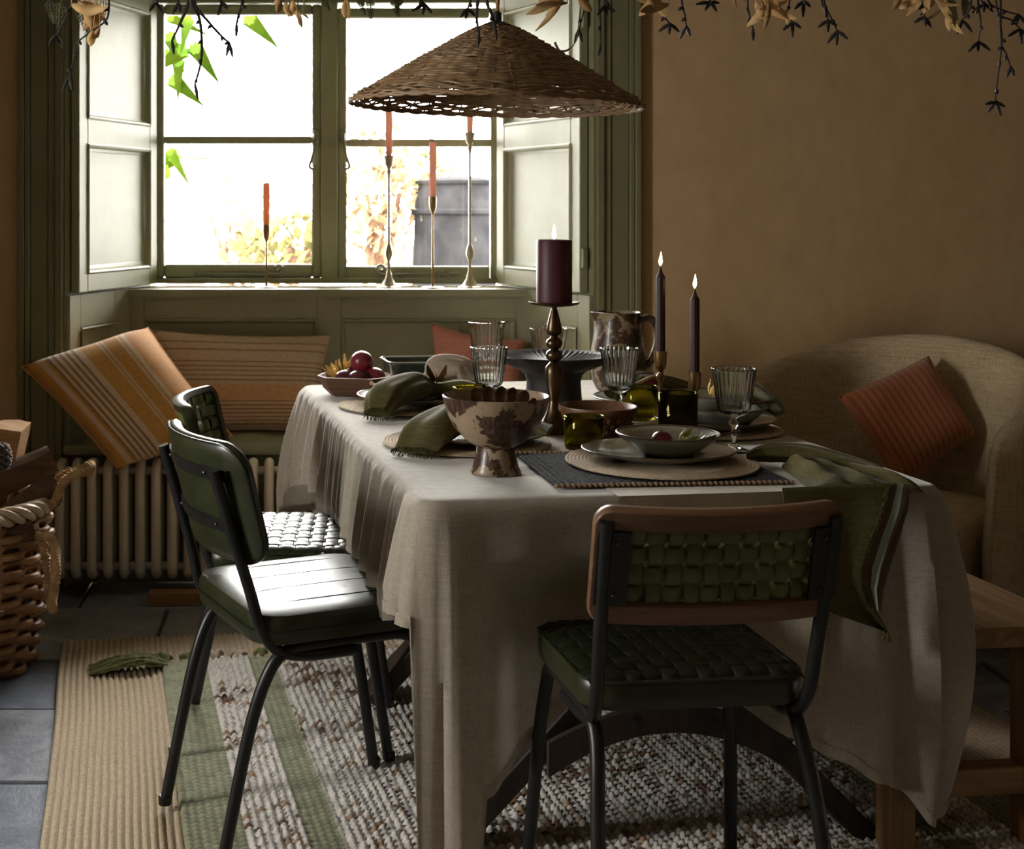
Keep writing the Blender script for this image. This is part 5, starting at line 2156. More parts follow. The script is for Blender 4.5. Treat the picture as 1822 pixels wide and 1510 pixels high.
# ---- glasses
def goblet(p, r, h, label, dz=0.003):
    o = empty('ribbed_goblet', (p[0], p[1], ZT + dz))
    tag(o, label, 'goblet', 'ribbed clear goblets')
    k = h / 0.19
    q = r / 0.047
    pf = [(0.001, 0.0, 0), (0.034 * q, 0.0, 0), (0.0355 * q, 0.0015, 0), (0.034 * q, 0.004, 0), (0.016 * q, 0.010 * k, 0), (0.0065 * q, 0.018 * k, 0), (0.0058 * q, 0.052 * k, 0), (0.0075 * q, 0.057 * k, 0), (0.0145 * q, 0.066 * k, 0), (0.0075 * q, 0.076 * k, 0), (0.011 * q, 0.080 * k, 0),
          (0.029 * q, 0.088 * k, 0.2), (0.0345 * q, 0.098 * k, 0.8), (0.0395 * q, 0.130 * k, 1), (0.0440 * q, 0.165 * k, 1), (0.0468 * q, 0.187 * k, 0.8), (0.0470 * q, 0.190 * k, 0.5), (0.0455 * q, 0.1903 * k, 0.4), (0.0445 * q, 0.186 * k, 0.0), (0.0415 * q, 0.163 * k, 0.0), (0.0368 * q, 0.130 * k, 0.0), (0.032 * q, 0.101 * k, 0), (0.026 * q, 0.093 * k, 0), (0.001, 0.090 * k, 0)]
    build('glass', MB().lathe(pf, 208, flute=0.018, nfl=26), 'clear_glass', o, angle=85)
    return o


def gp(u, Y):
    return ((u - PX) / F * Y, Y)


goblet(gp(1306, 3.00), 0.047, 0.182, 'clear ribbed goblet standing right of the near plate', 0.0095)
goblet(gp(1102, 3.42), 0.047, 0.190, 'clear ribbed goblet in front of the painted jug')
goblet(gp(870, 3.50), 0.0475, 0.184, 'clear ribbed goblet right behind the footed bowl')
goblet(gp(866, 4.10), 0.054, 0.198, 'tall clear ribbed goblet farthest back above the one behind the footed bowl')
goblet(gp(976, 4.02), 0.054, 0.186, 'clear ribbed goblet behind the dark pedestal dish')


def tumbler(p, r, h, label, m='olive_glass'):
    o = empty('glass_tumbler', (p[0], p[1], ZT + 0.0035))
    tag(o, label, 'tumbler', 'olive green tumblers')
    pf = [(0.001, 0.0), (r * 0.90, 0.0), (r * 0.955, 0.003), (r * 0.965, 0.012), (r * 0.985, h * 0.5), (r, h - 0.001), (r - 0.0012, h), (r - 0.0026, h - 0.001), (r * 0.985 - 0.0032, h * 0.5), (r * 0.95 - 0.0034, 0.016), (r * 0.86, 0.0105), (0.001, 0.0095)]
    build('glass', MB().lathe(pf, 48), m, o, angle=60)
    pts = [((r - 0.0013) * math.cos(a), (r - 0.0013) * math.sin(a), h) for a in [2 * PI * i / 48 for i in range(48)]]
    build('rim', MB().tube(pts, 0.0015, 6, closed=True), m, o)
    return o


tumbler((onT(1039, 800).x, onT(1039, 800).y), 0.0445, 0.072, 'short olive glass tumbler left of the near plate')
tumbler(gp(1138, 3.50), 0.0465, 0.083, 'olive amber tumbler right behind the wooden bowl')
tumbler(gp(1206, 3.13), 0.0445, 0.117, 'tall dark olive tumbler behind the near bowl', 'dark_olive_glass')
tumbler(gp(838, 3.42), 0.0445, 0.092, 'olive tumbler half hidden behind the footed bowl')


# ---- candlesticks and candles
def flame(parent, z, s=1.0, lean=0.0):
    prof = [(0.0008, 0.0), (0.0035, 0.004), (0.0052, 0.010), (0.0050, 0.016), (0.0035, 0.024), (0.0018, 0.032), (0.0003, 0.039)]
    f = MB()
    f.lathe([(r_ * s, z_ * s) for r_, z_ in prof], 14)
    f.v = [(x + lean * zz, y, zz) for x, y, zz in f.v]
    build('flame', f, 'flame', parent, loc=(0, 0, z))


cs = onT(986, 770)
o = empty('brass_candlestick', (cs.x, cs.y, ZT + 0.003))
tag(o, 'turned brass candlestick with a wide pan carrying the thick candle', 'candlestick')
H = 0.309
pf = [(0.052, 0.0), (0.053, 0.004), (0.046, 0.010), (0.030, 0.026), (0.017, 0.052), (0.0125, 0.075)]
build('base', MB().lathe(pf, 36, capt=False), 'old_brass', o, angle=50)
pf = [(0.0125, 0.074), (0.019, 0.112), (0.0215, 0.140), (0.0205, 0.156), (0.0125, 0.165), (0.010, 0.168), (0.0185, 0.176), (0.0205, 0.184), (0.0185, 0.192), (0.009, 0.198), (0.0185, 0.206), (0.020, 0.213), (0.018, 0.220), (0.0095, 0.226), (0.008, 0.230), (0.0175, 0.236), (0.019, 0.244), (0.0155, 0.264), (0.009, 0.288), (0.006, H - 0.012), (0.012, H - 0.008)]
build('turned_stem', MB().lathe(pf, 36), 'old_brass', o, angle=50)
pf = [(0.010, H - 0.010), (0.045, H - 0.006), (0.058, H - 0.002), (0.061, H + 0.003), (0.059, H + 0.0035), (0.054, H), (0.001, H - 0.003)]
build('drip_pan', MB().lathe(pf, 40), 'old_brass', o, angle=50)
c = empty('thick_candle', (cs.x, cs.y, ZT + 0.003 + H))
tag(c, 'thick burgundy candle burning on the brass pan', 'candle')
hc = 0.152
build('wax', MB().lathe([(0.0425, 0), (0.0428, 0.003), (0.0425, hc - 0.003), (0.041, hc), (0.034, hc - 0.002), (0.012, hc - 0.006), (0.001, hc - 0.006)], 40), 'plum_wax', c, angle=50)
build('wick', MB().tube([(0, 0, hc - 0.006), (0.0005, 0, hc + 0.006)], 0.0011, 6), 'wick', c)
flame(c, hc + 0.001, 0.95)


def taper_stick(p, ztop, zcan, label, clabel, rb=0.028, dz=0.003):
    o = empty('brass_candlestick', (p[0], p[1], ZT + dz))
    tag(o, label, 'candlestick', 'small brass candlesticks')
    H = ztop - ZT - dz
    pf = [(rb, 0.0), (rb, 0.003), (rb * 0.8, 0.007), (0.010, 0.018), (0.006, 0.03)]
    build('base', MB().lathe(pf, 28, capt=False), 'brass', o, angle=50)
    pf = [(0.006, 0.03), (0.0045, H * 0.5), (0.005, H - 0.075), (0.0085, H - 0.066), (0.0105, H - 0.058), (0.006, H - 0.052), (0.0055, H - 0.049), (0.0095, H - 0.045)]
    build('stem', MB().lathe(pf, 24), 'brass', o, angle=50)
    pf = [(0.004, H - 0.046), (0.0105, H - 0.042), (0.0140, H - 0.034), (0.0148, H - 0.008), (0.0155, H), (0.0130, H), (0.0125, H - 0.030), (0.001, H - 0.031)]
    build('cup', MB().lathe(pf, 28), 'brass', o, angle=50)
    c = empty('taper_candle', (p[0], p[1], ztop - 0.028))
    tag(c, clabel, 'candle', 'burning dark candles')
    h = zcan - (ztop - 0.028)
    build('wax', MB().lathe([(0.0115, 0), (0.0115, h - 0.016), (0.0108, h - 0.012), (0.0055, h - 0.004), (0.0028, h + 0.008), (0.001, h + 0.010)], 10), 'dark_wax', c, angle=25)
    build('wick', MB().tube([(0, 0, h + 0.006), (0, 0, h + 0.018)], 0.0009, 5), 'wick', c)
    flame(c, h + 0.012, 0.85, 0.05)


taper_stick(gp(1175, 3.21), CH - (624 - 370) * 3.21 / F, CH - (482 - 370) * 3.21 / F, 'taller brass candlestick behind the olive tumblers', 'taller dark red taper candle burning beside the jug')
taper_stick(gp(1236, 3.19), CH - (661 - 370) * 3.19 / F, CH - (522 - 370) * 3.19 / F, 'shorter brass candlestick behind the tall tumbler', 'shorter dark red taper candle burning at the right', 0.026, 0.0115)


def sill_stick(u, vb, vcup, vtop, label, clabel, tall, mw, Y=5.235):
    k = Y / F
    z = lambda v: CH - (v - PY) * k
    p = ((u - PX) * k, Y)
    o = empty('sill_candlestick', (p[0], p[1], 0.997))
    tag(o, label, 'candlestick', 'candlesticks on the window sill')
    H = z(vcup) - 0.997
    if tall:
        build('base', MB().lathe([(0.046, 0), (0.046, 0.004), (0.030, 0.010), (0.014, 0.035), (0.007, 0.065)], 24, capt=False), 'pale_metal', o, angle=50)
        build('stem', MB().lathe([(0.007, 0.065), (0.0055, 0.10), (0.014, 0.122), (0.0155, 0.135), (0.012, 0.150), (0.0055, 0.168), (0.005, H - 0.085), (0.0075, H - 0.065), (0.010, H - 0.058), (0.006, H - 0.05), (0.009, H - 0.044)], 20), 'pale_metal', o, angle=50)
        build('cup', MB().lathe([(0.006, H - 0.045), (0.014, H - 0.038), (0.017, H - 0.018), (0.021, H), (0.017, H), (0.011, H - 0.03), (0.001, H - 0.03)], 24), 'pale_metal', o, angle=50)
    else:
        build('base', MB().lathe([(0.043, 0), (0.044, 0.003), (0.040, 0.006), (0.008, 0.008)], 24), 'pale_metal', o, angle=40)
        build('stem', MB().lathe([(0.006, 0.007), (0.0050, 0.06), (0.0035, H - 0.10), (0.0035, H - 0.06)], 16), 'brass', o, angle=50)
        build('cup', MB().lathe([(0.0035, H - 0.066), (0.012, H - 0.045), (0.0145, H - 0.02), (0.0135, H), (0.0115, H), (0.0105, H - 0.03), (0.001, H - 0.03)], 24), 'brass', o, angle=50)
    c = empty('dinner_candle', (p[0], p[1], z(vcup) - 0.028))
    tag(c, clabel, 'candle', 'unlit candles on the window sill')
    h = z(vtop) - z(vcup) + 0.028
    build('wax', MB().lathe([(0.0115, 0), (0.0135, h * 0.5), (0.0138, h - 0.008), (0.012, h - 0.001), (0.001, h)], 20), mw, c, angle=50)
    build('wick', MB().tube([(0, 0, h - 0.002), (0, 0, h + 0.008)], 0.001, 5), 'wick', c)


sill_stick(474, 505, 400, 325, 'short thin candlestick alone at the left of the sill', 'short coral candle alone at the left of the sill', False, 'coral_wax')
sill_stick(692, 500, 277, 197, 'tall turned candlestick at the left of the three on the sill', 'pink candle in the left of the two tall sill candlesticks', True, 'pink_wax', 5.25)
sill_stick(770, 508, 350, 253, 'plain thin candlestick between the two tall ones on the sill', 'pink candle in the middle, lowest of the three right of the mullion', False, 'pink_wax', 5.20)
sill_stick(836, 505, 236, 168, 'tall turned candlestick at the right end of the sill', 'pink candle in the right tall candlestick, its top behind the lamp', True, 'pink_wax', 5.25)

# ---- pedestal dish
pd = gp(985, 3.72)
o = empty('pedestal_dish', (pd[0], pd[1], ZT + 0.003))
tag(o, 'dark wooden pedestal dish with radiating grooves in the table centre', 'cake stand')
build('pedestal', MB().lathe([(0.078, 0), (0.080, 0.004), (0.076, 0.012), (0.072, 0.07), (0.078, 0.090), (0.095, 0.103)], 48, capt=False), 'ebony_wood', o, angle=45)
R_ = 0.152
pf = [(0.07, 0.098, 0), (0.095, 0.102, 0), (R_ * 0.9, 0.120, 0), (R_ * 0.985, 0.133, 0), (R_, 0.139, 0), (R_ * 0.985, 0.142, 0)]
build('dish', MB().lathe(pf, 64, capt=False), 'ebony_wood', o, angle=45)
n = 216
V, Fc = [], []
rings = [(R_ * 0.985, 0.142, 0), (R_ * 0.93, 0.139, 0.0), (R_ * 0.88, 0.134, 0.0022), (R_ * 0.60, 0.124, 0.0018), (R_ * 0.30, 0.120, 0.0008), (0.02, 0.119, 0), (0.001, 0.119, 0)]
for r_, z_, g in rings:
    for k in range(n):
        a = 2 * PI * k / n
        V.append((r_ * math.cos(a), r_ * math.sin(a), z_ + g * math.cos(54 * a)))
for i in range(len(rings) - 1):
    for k in range(n):
        Fc.append((i * n + k, i * n + (k + 1) % n, (i + 1) * n + (k + 1) % n, (i + 1) * n + k))
build('grooved_top', MB().add(V, Fc), 'ebony_wood', o, angle=80)

# ---- jug
jg = gp(1100, 4.06)
o = empty('painted_jug', (jg[0], jg[1], ZT + 0.003), math.radians(-8))
tag(o, 'pottery jug with dark brown brush marks at the far right', 'jug')
pf = [(0.060, 0.0), (0.064, 0.003), (0.076, 0.030), (0.082, 0.070), (0.080, 0.110), (0.073, 0.155), (0.065, 0.190), (0.0625, 0.210), (0.0645, 0.226), (0.0655, 0.230), (0.0635, 0.231), (0.0600, 0.226), (0.0585, 0.205), (0.062, 0.18), (0.072, 0.13), (0.074, 0.06), (0.05, 0.012), (0.001, 0.010)]
mb = MB().lathe(pf, 48)
nv = []
for (x_, y_, z_) in mb.v:
    if z_ > 0.17:   # pulled lip on the left
        a = math.atan2(y_, x_)
        d = abs((a - PI + PI) % (2 * PI) - PI)
        s_ = math.exp(-(d / 0.28) ** 2) * (z_ - 0.17) / 0.06
        x_ -= 0.016 * s_
    nv.append((x_, y_, z_))
mb.v = nv
build('body', mb, 'brush_pottery_dark', o, angle=60)
hp = smooth_path([(0.058, 0, 0.205), (0.090, 0, 0.214), (0.112, 0, 0.185), (0.112, 0, 0.14), (0.095, 0, 0.09), (0.078, 0, 0.075)], 6)
build('handle', MB().tube(hp, 0.0105, 10, squash=1.3), 'brush_pottery_dark', o)

# ---- dark oven dish at the far end
dd = (0.325, 4.105)
o = empty('oven_dish', (dd[0], dd[1], ZT + 0.003), YAW)
tag(o, 'deep dark green rectangular oven dish behind the plums', 'dish')
rings = [(0.096, 0.062, 0.0), (0.102, 0.068, 0.004), (0.114, 0.082, 0.075), (0.121, 0.089, 0.082), (0.121, 0.089, 0.086), (0.112, 0.080, 0.084), (0.100, 0.066, 0.012), (0.08, 0.045, 0.008)]
V, Fc = [], []
for a, b, z_ in rings:
    V += [(x_, y_, z_) for x_, y_ in rrect(a * 2, b * 2, 0.028, 6)]
m = 28
for i in range(len(rings) - 1):
    for k in range(m):
        Fc.append((i * m + k, i * m + (k + 1) % m, (i + 1) * m + (k + 1) % m, (i + 1) * m + k))
Fc += [tuple(range(m))[::-1], tuple((len(rings) - 1) * m + k for k in range(m))]
build('body', MB().add(V, Fc), 'deep_green_glaze', o, angle=40)
build('glazed_rim', MB().tube([(x_, y_, 0.086) for x_, y_ in rrect(0.236, 0.172, 0.028, 6)], 0.003, 6, closed=True), 'grey_glaze', o)


# ---- napkins
def gathered(name, pts, wid, hei, m, label, rip=0.16, nr=9, fringe=None, up=Vector((0, 0, 1)), group='linen napkins', seed=0):
    """cloth bunched along a path: half-widths and heights per key; flattened, with running folds"""
    pts = [Vector(p) for p in pts]
    o = empty(name, pts[0])
    path = smooth_path([p - pts[0] for p in pts], 10)
    n = len(path)
    K = len(pts) - 1
    S = 64
    V, Fc = [], []

    def key(arr, t):
        f_ = t * (len(arr) - 1)
        i = min(len(arr) - 2, int(f_))
        q = f_ - i
        q = q * q * (3 - 2 * q)
        return arr[i] * (1 - q) + arr[i + 1] * q
    rims = []
    for i, p in enumerate(path):
        t = i / (n - 1)
        tg = (path[min(n - 1, i + 1)] - path[max(0, i - 1)]).normalized()
        x_ = tg.cross(up).normalized()
        y_ = x_.cross(tg).normalized()
        W, H_ = key(wid, t), key(hei, t)
        ring = []
        for k in range(S):
            a = 2 * PI * k / S
            rp = 1 + rip * math.sin(nr * a + 2.5 * noise.noise(Vector((t * 3, seed, 0)))) * (0.5 + 0.5 * math.sin(a * 2 + seed)) + 0.16 * noise.noise(Vector((math.cos(a) * 1.4, math.sin(a) * 1.4, t * 3 + seed)))
            v_ = p + x_ * math.cos(a) * W * rp + y_ * (math.sin(a) * H_ * rp)
            ring.append(v_)
        V += ring
        if i in (0, n - 1):
            rims.append((ring, tg if i else -tg))
    for i in range(n - 1):
        for k in range(S):
            Fc.append((i * S + k, i * S + (k + 1) % S, (i + 1) * S + (k + 1) % S, (i + 1) * S + k))
    Fc += [tuple(range(S))[::-1], tuple((n - 1) * S + k for k in range(S))]
    build('cloth', MB().add(V, Fc), m, o, angle=80)
    r = random.Random(seed + 3)
    if fringe:
        fm = MB()
        for ei in fringe:
            ring, tg = rims[ei]
            for q in range(150):
                a = r.random() * S
                k = int(a)
                b0 = ring[k].lerp(ring[(k + 1) % S], a - k)
                d = tg * r.uniform(0.006, 0.016) + Vector((r.uniform(-.004, .004), r.uniform(-.004, .004), r.uniform(-.005, .003)))
                fm.tube([b0 - tg * 0.002, b0 + d * 0.5, b0 + d], 0.0008, 4)
        f_ = build('fringe', fm, m, o)
        f_['kind'] = 'stuff'
    tag(o, label, 'napkin', group)
    return o


np1 = gathered('linen_napkin', [(0.160, 3.50, ZT + 0.020), (0.185, 3.58, ZT + 0.052), (0.265, 3.66, ZT + 0.062), (0.325, 3.685, ZT + 0.055), (0.39, 3.69, ZT + 0.055), (0.46, 3.70, ZT + 0.046)], [0.034, 0.050, 0.048, 0.020, 0.036, 0.050], [0.014, 0.036, 0.040, 0.017, 0.026, 0.016], 'green_linen', 'olive green napkin gathered by a butterfly ring on the left', 0.10, 7, (0,), seed=1)
# butterfly ring
br_c = Vector((0.325, 3.685, ZT + 0.055))
o = empty('butterfly_ring', br_c)
tag(o, 'bronze butterfly napkin ring on the olive napkin', 'napkin ring')
ring = [(0.0, 0.024 * math.cos(a), 0.021 * math.sin(a)) for a in [2 * PI * i / 28 for i in range(28)]]
build('band', MB().tube(ring, 0.0022, 6, closed=True), 'old_brass', o)
for s in (-1, 1):
    for (w0, h0, tl) in ((0.034, 0.030, 0.5), (0.024, 0.018, -0.25)):
        def wf(a, b, s=s, w0=w0, h0=h0, tl=tl):
            x_ = b * w0
            z_ = (a - 0.5) * h0 * (0.25 + 0.95 * b ** 0.6) * math.sqrt(max(0.02, 1 - (2 * b - 1.1) ** 4 * 0.6)) + b * tl * 0.03
            return Vector((s * x_ * 0.80, -0.010 - z_ * 0.4, 0.024 + x_ * 0.55 + z_ * 0.9))
        g = MB().grid(8, 8, wf)
        g2 = MB().grid(8, 8, lambda a, b: wf(a, b) + Vector((0, 0.0016, 0)))
        g.add(g2.v, g2.f)
        build('wing', MB().add(g.v, g.f), 'gold_metal', o, angle=70)
build('butterfly_body', MB().tube([(0, -0.012, 0.018), (0, -0.012, 0.030), (0, -0.010, 0.040)], [0.002, 0.0032, 0.0015], 8), 'old_brass', o)
for s in (-1, 1):
    build('antenna', MB().tube([(0, -0.010, 0.039), (s * 0.005, -0.010, 0.048), (s * 0.009, -0.009, 0.053)], 0.0006, 4), 'old_brass', o)

gathered('linen_napkin', [(0.215, 2.985, ZT + 0.014), (0.255, 3.06, ZT + 0.045), (0.330, 3.14, ZT + 0.062), (0.40, 3.155, ZT + 0.048), (0.47, 3.15, ZT + 0.046), (0.535, 3.13, ZT + 0.034)], [0.050, 0.058, 0.045, 0.024, 0.036, 0.050], [0.008, 0.030, 0.036, 0.018, 0.020, 0.010], 'green_linen', 'olive green napkin spread behind the footed bowl', 0.09, 6, (0,), seed=4)
gathered('linen_napkin', [(0.335, 3.925, ZT + 0.042), (0.360, 3.935, ZT + 0.062), (0.415, 3.935, ZT + 0.066), (0.455, 3.915, ZT + 0.042)], [0.030, 0.046, 0.048, 0.040], [0.026, 0.054, 0.050, 0.030], 'beige_linen', 'beige napkin bundled in a knot at the far left behind the goblets', 0.30, 5, None, seed=9)
gathered('linen_napkin', [(0.810, 3.72, ZT + 0.036), (0.845, 3.75, ZT + 0.060), (0.90, 3.80, ZT + 0.070), (0.965, 3.81, ZT + 0.060), (1.03, 3.80, ZT + 0.045)], [0.036, 0.040, 0.030, 0.030, 0.024], [0.016, 0.024, 0.018, 0.016, 0.014], 'green_linen', 'olive green napkin lying over the far right plate', 0.12, 5, None, seed=12)
gathered('linen_napkin', [(1.025, 3.445, MZ + 0.060), (1.065, 3.42, MZ + 0.085), (1.105, 3.37, MZ + 0.062), (1.125, 3.33, MZ + 0.035)], [0.022, 0.034, 0.030, 0.014], [0.014, 0.024, 0.020, 0.010], 'stripe_linen', 'grey green striped napkin on the right hand bowls', 0.16, 5, None, seed=15)

# big napkin falling over the near right corner of the table
nk = empty('draped_napkin', T(0.92, 0.08, ZT))
tag(nk, 'olive green napkin twisted and falling over the near right table edge', 'napkin')
nk0 = T(0.92, 0.08, ZT)


def edgeY(X):
    return NL.y + (X - NL.x) * math.tan(YAW)


def hang(poly_l, poly_r, zkeys, fold, seed, dz=0.0):
    """sheet between two pixel outlines hanging in front of the cloth"""
    def fn(a, b):
        l0 = lerp2(poly_l, b)
        r0 = lerp2(poly_r, b)
        u_, v_ = l0[0] + (r0[0] - l0[0]) * a, l0[1] + (r0[1] - l0[1]) * a
        Y = 2.60
        for _ in range(4):
            X = (u_ - PX) / F * Y
            Y = edgeY(X) - 0.045 - dz
        drop = b
        Y -= fold * math.sin(a * 7 + seed + b * 1.5) * min(1, b * 2) + 0.022 * math.sin(min(1, b * 3) * PI / 2)
        return P(u_, v_, Y) - nk0
    return fn


def lerp2(pl, t):
    f_ = t * (len(pl) - 1)
    i = min(len(pl) - 2, int(f_))
    q = f_ - i
    return (pl[i][0] + (pl[i + 1][0] - pl[i][0]) * q, pl[i][1] + (pl[i + 1][1] - pl[i][1]) * q)


def slab(fn, nx, ny, th):
    g = MB().grid(nx, ny, fn)
    b_ = MB().grid(nx, ny, lambda a, b: fn(a, b) + Vector((0, th, 0)))
    o_ = len(g.v)
    uv = dict(g.uv)
    g.v += b_.v
    g.f += [tuple(i + o_ for i in f_)[::-1] for f_ in b_.f]
    for k_, v_ in b_.uv.items():
        uv[k_ + o_] = v_
    W = nx + 1
    bd = [i for i in range(W)] + [j * W + nx for j in range(1, ny + 1)] + [ny * W + i for i in range(nx - 1, -1, -1)] + [j * W for j in range(ny - 1, 0, -1)]
    for k_ in range(len(bd)):
        a, b = bd[k_], bd[(k_ + 1) % len(bd)]
        g.f.append((a, b, b + o_, a + o_))
    g.uv = uv
    return g


ml = [(1392, 868), (1398, 930), (1410, 1000), (1440, 1060), (1478, 1090), (1530, 1108), (1572, 1122)]
mr = [(1592, 858), (1580, 905), (1556, 960), (1540, 1010), (1546, 1050), (1562, 1090), (1582, 1126)]
build('hanging_panel', slab(hang(ml, mr, None, 0.010, 0.5), 28, 40, 0.0022), 'green_linen', nk, angle=80)
sl = [(1588, 860), (1572, 915), (1552, 965), (1538, 1010), (1540, 1045), (1556, 1085)]
sr = [(1620, 862), (1616, 905), (1600, 960), (1584, 1010), (1572, 1050), (1568, 1088)]
build('striped_border', slab(hang(sl, sr, None, 0.004, 2.0, 0.010), 14, 30, 0.002), 'napkin_band', nk, angle=80)
fm = MB()
r = random.Random(21)
for poly, ff in ((sl, hang(sl, sr, None, 0.004, 2.0, 0.010)),):
    for q in range(170):
        b_ = r.random()
        p = ff(0, b_)
        fm.tube([p, p + Vector((-0.006, -0.002, r.uniform(-.004, .002))), p + Vector((-r.uniform(.008, .014), -0.002, r.uniform(-.009, .002)))], 0.0007, 4)
for q in range(60):
    p = hang(ml, mr, None, 0.010, 0.5)(r.uniform(0, 1), 1.0)
    fm.tube([p, p + Vector((r.uniform(-.004, .004), -0.001, -0.008)), p + Vector((r.uniform(-.006, .006), 0, -r.uniform(.012, .018)))], 0.0008, 4)
f_ = build('fringe', fm, 'green_linen', nk)
f_['kind'] = 'stuff'


def fold_piece(pts, wid, hei, seed, rip=0.10, nr=5):
    pts = [Vector(p) - nk0 for p in pts]
    path = smooth_path(pts, 10)
    n = len(path)
    S = 48
    V, Fc = [], []
    for i, p in enumerate(path):
        t = i / (n - 1)
        f_ = t * (len(wid) - 1)
        k0 = min(len(wid) - 2, int(f_))
        q = f_ - k0
        W, H_ = wid[k0] * (1 - q) + wid[k0 + 1] * q, hei[k0] * (1 - q) + hei[k0 + 1] * q
        tg = (path[min(n - 1, i + 1)] - path[max(0, i - 1)]).normalized()
        x_ = tg.cross(Vector((0, 0, 1))).normalized()
        y_ = x_.cross(tg)
        for k in range(S):
            a = 2 * PI * k / S
            rp = 1 + rip * math.sin(nr * a + seed + t * 3) + 0.12 * noise.noise(Vector((math.cos(a), math.sin(a), t * 3 + seed)))
            V.append(p + x_ * math.cos(a) * W * rp + y_ * math.sin(a) * H_ * rp)
    for i in range(n - 1):
        for k in range(S):
            Fc.append((i * S + k, i * S + (k + 1) % S, (i + 1) * S + (k + 1) % S, (i + 1) * S + k))
    Fc += [tuple(range(S))[::-1], tuple((n - 1) * S + k for k in range(S))]
    return MB().add(V, Fc)


zt_ = ZT + 0.0045


def over(a, b):
    """upper part of the napkin: heaped on the table, running out over the edge"""
    p00, p10 = Vector((0.962, 2.838, 0)), Vector((1.005, 2.935, 0))
    yl, yr = edgeY(0.930) - 0.045, edgeY(1.165) - 0.050
    p01, p11 = Vector((0.938, yl, 0)), Vector((1.165, yr, 0))
    p = (p00 * (1 - a) + p10 * a) * (1 - b) + (p01 * (1 - a) + p11 * a) * b
    k = 1 - b
    h = 0.040 * math.exp(-((a - 0.22 - 0.10 * b) / 0.11) ** 2) * k ** 0.6 + 0.030 * math.exp(-((a - 0.62) / 0.10) ** 2) * k ** 0.5 + 0.016 * math.exp(-((a - 0.93) / 0.08) ** 2)
    h += 0.006 * noise.noise(Vector((a * 6, b * 5, 3)))
    h *= min(1.0, b * 3.5) * (1 if b < 0.85 else (1 - b) / 0.15 * 0.85 + 0.15)
    p.z = zt_ + 0.0012 + (0.005 + max(0, h)) * min(1.0, a * 7) * min(1.0, b * 8)
    if b > 0.93:
        p.z -= (b - 0.93) / 0.07 * 0.016
    return p - nk0


build('upper_fold', slab(over, 44, 36, 0.0022), 'green_linen', nk, angle=80)
build('twisted_fold', fold_piece([(0.905, 2.885, zt_ + 0.014), (0.950, 2.878, zt_ + 0.024), (1.02, 2.850, zt_ + 0.026), (1.085, 2.80, zt_ + 0.018), (1.13, 2.745, zt_ + 0.012)], [0.008, 0.024, 0.026, 0.024, 0.012], [0.008, 0.018, 0.018, 0.014, 0.007], 1.0, 0.16, 6), 'green_linen', nk, angle=80)

# ------------------------------------------------------------------ pendant lamp
lp_ = Vector(((880 - PX) / F * 3.0, 3.0, 0))
lamp = empty('pendant_lamp', (lp_.x, lp_.y, 1.527))
tag(lamp, 'conical woven wicker pendant lampshade hanging over the table', 'lamp')
lamp.rotation_euler = (0, math.radians(1.7), 0)
RR, HH = 0.316, 0.168
mb = MB()
r = random.Random(2)


def cone_r(t):
    # t from rim (0) to top (1)
    return 0.034 + (RR - 0.034) * (1 - t) ** 0.92


t = 0.0
nrib = 44
j = 0
while t < 0.985:
    loose = t < 0.11
    rr0 = cone_r(t)
    z = HH * t
    pts = []
    K = nrib * 4 if rr0 > 0.12 else nrib * 2
    ph_ = r.uniform(0, 6)
    for k in range(K):
        a = 2 * PI * k / K
        wv = 0.0024 * math.sin(a * nrib / 2 + PI * (j % 2))
        jz = 0.0016 * math.sin(a * 7 + ph_) + (0.0040 * math.sin(a * 17 + ph_ * 2) if loose else 0.0008 * math.sin(a * 23 + ph_))
        q = rr0 + wv
        pts.append((q * math.cos(a), q * math.sin(a), z + jz))
    mb.tube(pts, 0.0027 if not loose else 0.0026, 5, closed=True)
    t += (0.0172 if loose else 0.0128) * r.uniform(0.85, 1.15)
    j += 1
so = build('woven_shade', mb, 'lamp_cane', lamp)
so['kind'] = 'stuff'
mb = MB()
for i in range(nrib):
    a = 2 * PI * i / nrib
    mb.tube([(cone_r(t) * math.cos(a), cone_r(t) * math.sin(a), HH * t) for t in (-0.004, 0.2, 0.4, 0.6, 0.8, 0.98)], 0.0022, 5)
so = build('rib_cluster', mb, 'lamp_cane', lamp)
so['kind'] = 'stuff'
for q in range(2):
    pts = [((RR + 0.001) * math.cos(a), (RR + 0.001) * math.sin(a), -0.003 + 0.003 * math.sin(a * 22 + q * PI)) for a in [2 * PI * i / 132 for i in range(132)]]
    build('rim_cane', MB().tube(pts, 0.0032, 6, closed=True), 'lamp_cane', lamp)
build('cap', MB().lathe([(0.040, HH - 0.010), (0.034, HH + 0.003), (0.018, HH + 0.010), (0.010, HH + 0.012), (0.009, HH + 0.030), (0.004, HH + 0.034)], 24), 'black_metal', lamp)
build('bulb_holder', MB().lathe([(0.018, HH - 0.075), (0.020, HH - 0.07), (0.020, HH - 0.02), (0.01, HH - 0.008)], 20), 'black_metal', lamp)
build('bulb', MB().sphere((0, 0, HH - 0.098), 0.028, 16, 12), 'clear_glass', lamp)
build('cord', MB().tube([(0, 0, HH + 0.03), (0.003, 0, HH + 0.3), (0.012, 0, CEIL - 1.527 - 0.02)], 0.0042, 8), 'rope', lamp)
build('ceiling_rose', MB().lathe([(0.05, CEIL - 1.527 - 0.03), (0.045, CEIL - 1.527 - 0.015), (0.05, CEIL - 1.527 - 0.003)], 24, (0.012, 0, 0)), 'black_metal', lamp)

# ------------------------------------------------------------------ hanging garland of dried stems
GY = 2.72
gz = 1.790
gar = empty('hanging_garland', (0.55, GY, gz))
tag(gar, 'garland of dried twigs, husks and fern hanging above the table', 'garland')
g0 = Vector((0.55, GY, gz))


